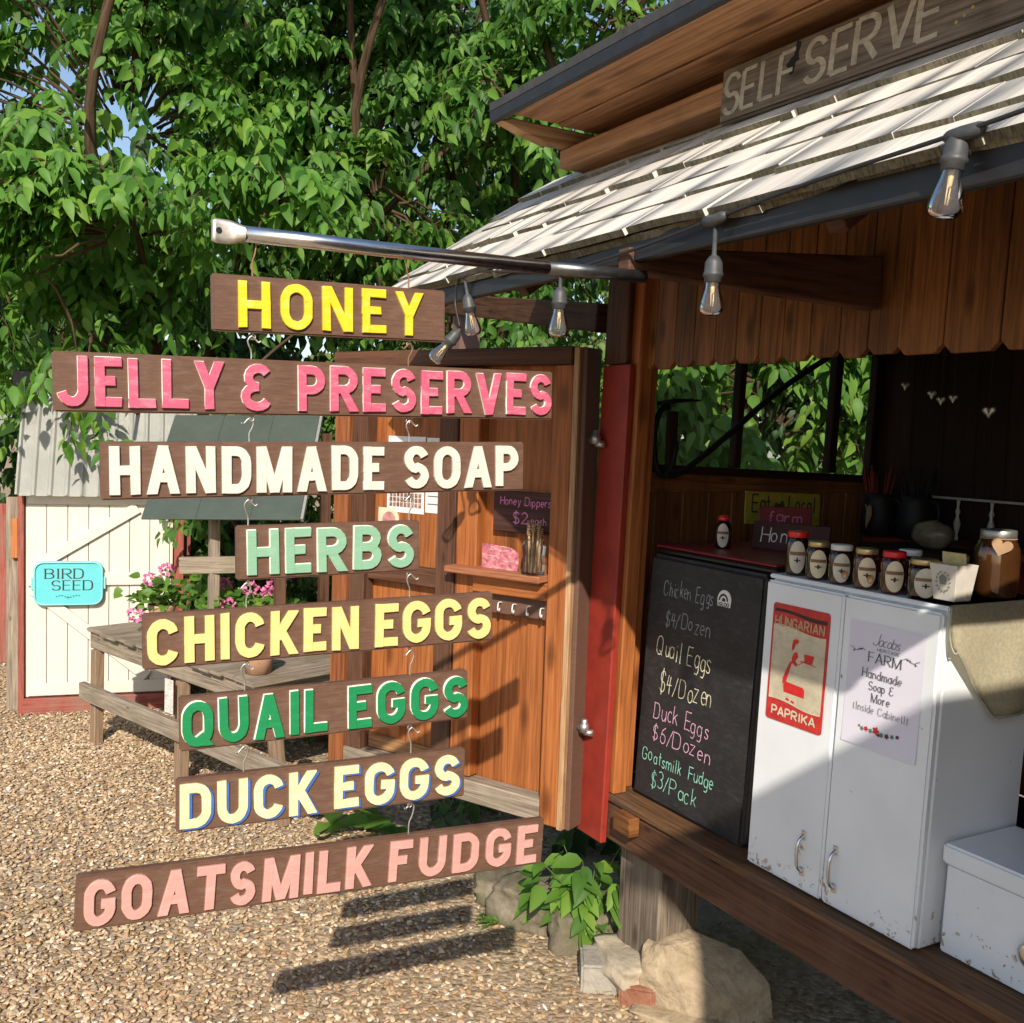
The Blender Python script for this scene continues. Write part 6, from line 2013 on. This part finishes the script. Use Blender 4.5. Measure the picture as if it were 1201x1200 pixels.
for i, (ah, sd_, h_, lab) in enumerate(((10.5, -6.3, 3.4, 'distant dark tree farthest left behind the lawn'), (10.2, -3.2, 3.6, 'dense dark background tree behind the white shed'), (10.4, -.2, 3.6, 'dense dark background tree behind the multi stemmed trunks'), (10.0, 3.0, 3.6, 'dense dark background tree behind the farm stand roof'), (10.4, 6.3, 3.6, 'dense dark background tree farthest right behind the stand'))):
    plant('background_tree', lab, 'tree', [(at(ah, sd_, h_), (2.1, 1.3, 2.4)), (at(ah, sd_, h_+2.2), (2.3, 1.3, 1.8)), (at(ah-.9, sd_, 1.9), (1.9, .7, 1.3)), (at(ah-.3, sd_+.8, 1.3), (1.5, .9, 1.4)), (at(ah-.2, sd_-.9, 1.5), (1.5, .9, 1.4))] if i else [(at(ah+6, sd_-1.6, 4.6), (2.1, 1.3, 2.2))],
          at(ah+.3 + (6 if not i else 0), sd_ - (1.6 if not i else 0), 0), 900, 13, .19, M['leafD'], .13, group='dark trees closing the background', length=.9, wr=.6, shell=.35, front=.5)
plant('shrub', 'tall dark shrub at the far left edge behind the white shed', 'shrub', [(at(8.6, -4.5, 2.6), (1.1, .6, 1.1)), (at(8.9, -3.9, 1.9), (.8, .5, .7)), (at(9.2, -5.0, 3.6), (1.2, .7, 1.0))], at(9.0, -4.5, 0), 260, 13, .11, M['leafB'], .05, stems=2)
# dark foot of the bushes behind table and door
plant('shrub', 'low dark undergrowth behind the slatted table and under the door', 'shrub',
      [(at(5.6, -.45, .45), (.7, .4, .45)), (at(4.6, .1, .25), (.5, .35, .25)), (at(5.9, -1.0, .5), (.6, .4, .5)), (at(4.2, .45, .20), (.35, .25, .2)), (at(5.0, .5, .4), (.6, .4, .4))],
      at(5.4, -.3, 0), 240, 12, .085, M['leafD'], .015, stems=3, length=.35, wr=.6, twig_every=5)

# leafy plant at the pier
lp = thing('leafy_plant', 'bright green leafy plant growing between pier and door bottom', 'plant', (1.93, 2.80, 0))
P, D, Nn, Lh, tws = [], [], [], [], []
for i in range(26):
    a = random.uniform(2.2, 5.6)
    rr_ = random.uniform(.03, .20)
    tip = Vector((1.93+rr_*math.cos(a)*1.05, 2.80+rr_*math.sin(a)*.95, random.uniform(.13, .36)-.4*rr_*.5))
    tws.append((Vector((1.94+random.uniform(-.03, .03), 2.81+random.uniform(-.03, .03), 0.02)), tip))
    for j in range(5):
        b_ = a + random.uniform(-1.3, 1.3)
        P.append(tip + Vector((0, 0, -.02*j))); D.append((math.cos(b_), math.sin(b_), random.uniform(-.7, .15))); Nn.append((.1*math.cos(a), .1*math.sin(a)-.25, 1)); Lh.append(random.uniform(.055, .105))
V, F = leaves_mesh(np.array([list(p) for p in P]), np.array(D), np.array(Nn)+.25*RNG.normal(size=(len(P), 3)), np.array(Lh), np.array(Lh)*.56, .3)
mesh_obj('foliage', V, F, M['leafC'], lp)
bm = new()
for s, e in tws: tube(bm, [s, s*.4+e*.6+Vector((0, 0, .03)), e], [.003, .0025, .0015], 5, caps=False)
obj('stem', bm, plain('green stems', (.10, .16, .04), .6), lp)
# little weed by the stones, and broad leaves lying under the bottom board
def tuft(name, label, c, n, ln, rise, mat, wr=.5, spread=.08, cat='plant'):
    P, D, Nn, Lh = [], [], [], []
    for i in range(n):
        a = random.uniform(0, 6.28)
        P.append((c[0]+spread*random.uniform(-1, 1), c[1]+spread*random.uniform(-1, 1), c[2]+random.uniform(0, .4)*rise)); D.append((math.cos(a), math.sin(a), random.uniform(.1, 1.0)*rise*6)); Nn.append((0, 0, 1)); Lh.append(ln*random.uniform(.7, 1.2))
    V, F = leaves_mesh(np.array(P), np.array(D), np.array(Nn)+.3*RNG.normal(size=(n, 3)), np.array(Lh), np.array(Lh)*wr)
    o = mesh_obj(name, V, F, mat)
    return tag(o, label, cat)
tuft('weed', 'tiny pale weed in the earth below the end of the lowest board', (1.70, 3.02, .01), 34, .035, .05, M['leafC'], spread=.05)
tuft('broadleaf_weed', 'broad green leaves lying on the earth behind the DUCK EGGS board', (1.55, 4.02, .02), 12, .14, .08, M['leafC'], .7, .14)

# geraniums on the table
def geranium(label, c, n, heads, spread, h):
    r = thing('geranium', label, 'plant', c, group='potted geraniums on the table')
    bm = new(); lathe(bm, [(.05, 0), (.062, .06), (.072, .10), (.074, .105), (.074, .118), (.066, .118), (.062, .10)], sides=22); obj('pot', bm, M['terracotta'], r, world=False)
    P = np.array([[random.gauss(0, spread*.42), random.gauss(0, spread*.38), .10+random.uniform(0, h)] for i in range(n)])
    D = RNG.normal(size=(n, 3))*np.array([1, 1, .35]); Nn = np.array([-.2, -.4, 1.0]) + .5*RNG.normal(size=(n, 3))
    Lh = RNG.uniform(.04, .065, n)
    V, F = leaves_mesh(P, D, Nn, Lh, Lh*1.0, .2, .15)
    mesh_obj('foliage', V + np.array(c)[None, :], F, M['leafC'], r)
    bm = new()
    for (x, y, z) in heads: tube(bm, [(x*.2, y*.2, .1), (x*.6, y*.6, z*.6+.05), (x, y, z)], .003, 6)
    obj('stem', bm, bpy.data.materials['green stems'], r, world=False)
    for (x, y, z) in heads:
        q = rand_unit(46)
        P = np.array([x, y, z]) + q*np.array([.030, .030, .022])
        V, F = leaves_mesh(P, q+.6*rand_unit(46), q, RNG.uniform(.016, .026, 46), RNG.uniform(.016, .024, 46), .1, .1)
        mesh_obj('flower_head', V + np.array(c)[None, :], F, M['petal'], r)
    return r
def tp(x, y, z=TZ+.003): q = Mt_ @ Vector((x, y, 0)); return (q.x, q.y, z)
geranium('pink geranium in a pot at the far left end of the table', tp(.22, .30), 120, [(-.06, -.02, .26), (.03, .02, .30), (-.16, -.17, .10)], .22, .16)
geranium('pink geranium with two blooms in the middle of the table behind the CHICKEN EGGS board', tp(.55, .48), 90, [(.0, .02, .25), (-.02, -.10, .16)], .18, .12)
geranium('brightest pink geranium on the table, beneath the HERBS board', tp(.80, .52), 70, [(.05, .0, .23), (-.03, .05, .25), (.09, .03, .26)], .16, .12)
pt_ = thing('terracotta_pot', 'dusty empty terracotta pot on the near end of the table', 'pot', tp(1.43, .10))
bm = new(); lathe(bm, [(.055, 0), (.066, .07), (.074, .098), (.080, .100), (.080, .124), (.072, .124), (.066, .09), (.05, .02)], sides=26); obj('pot', bm, M['terracotta'], pt_, world=False)
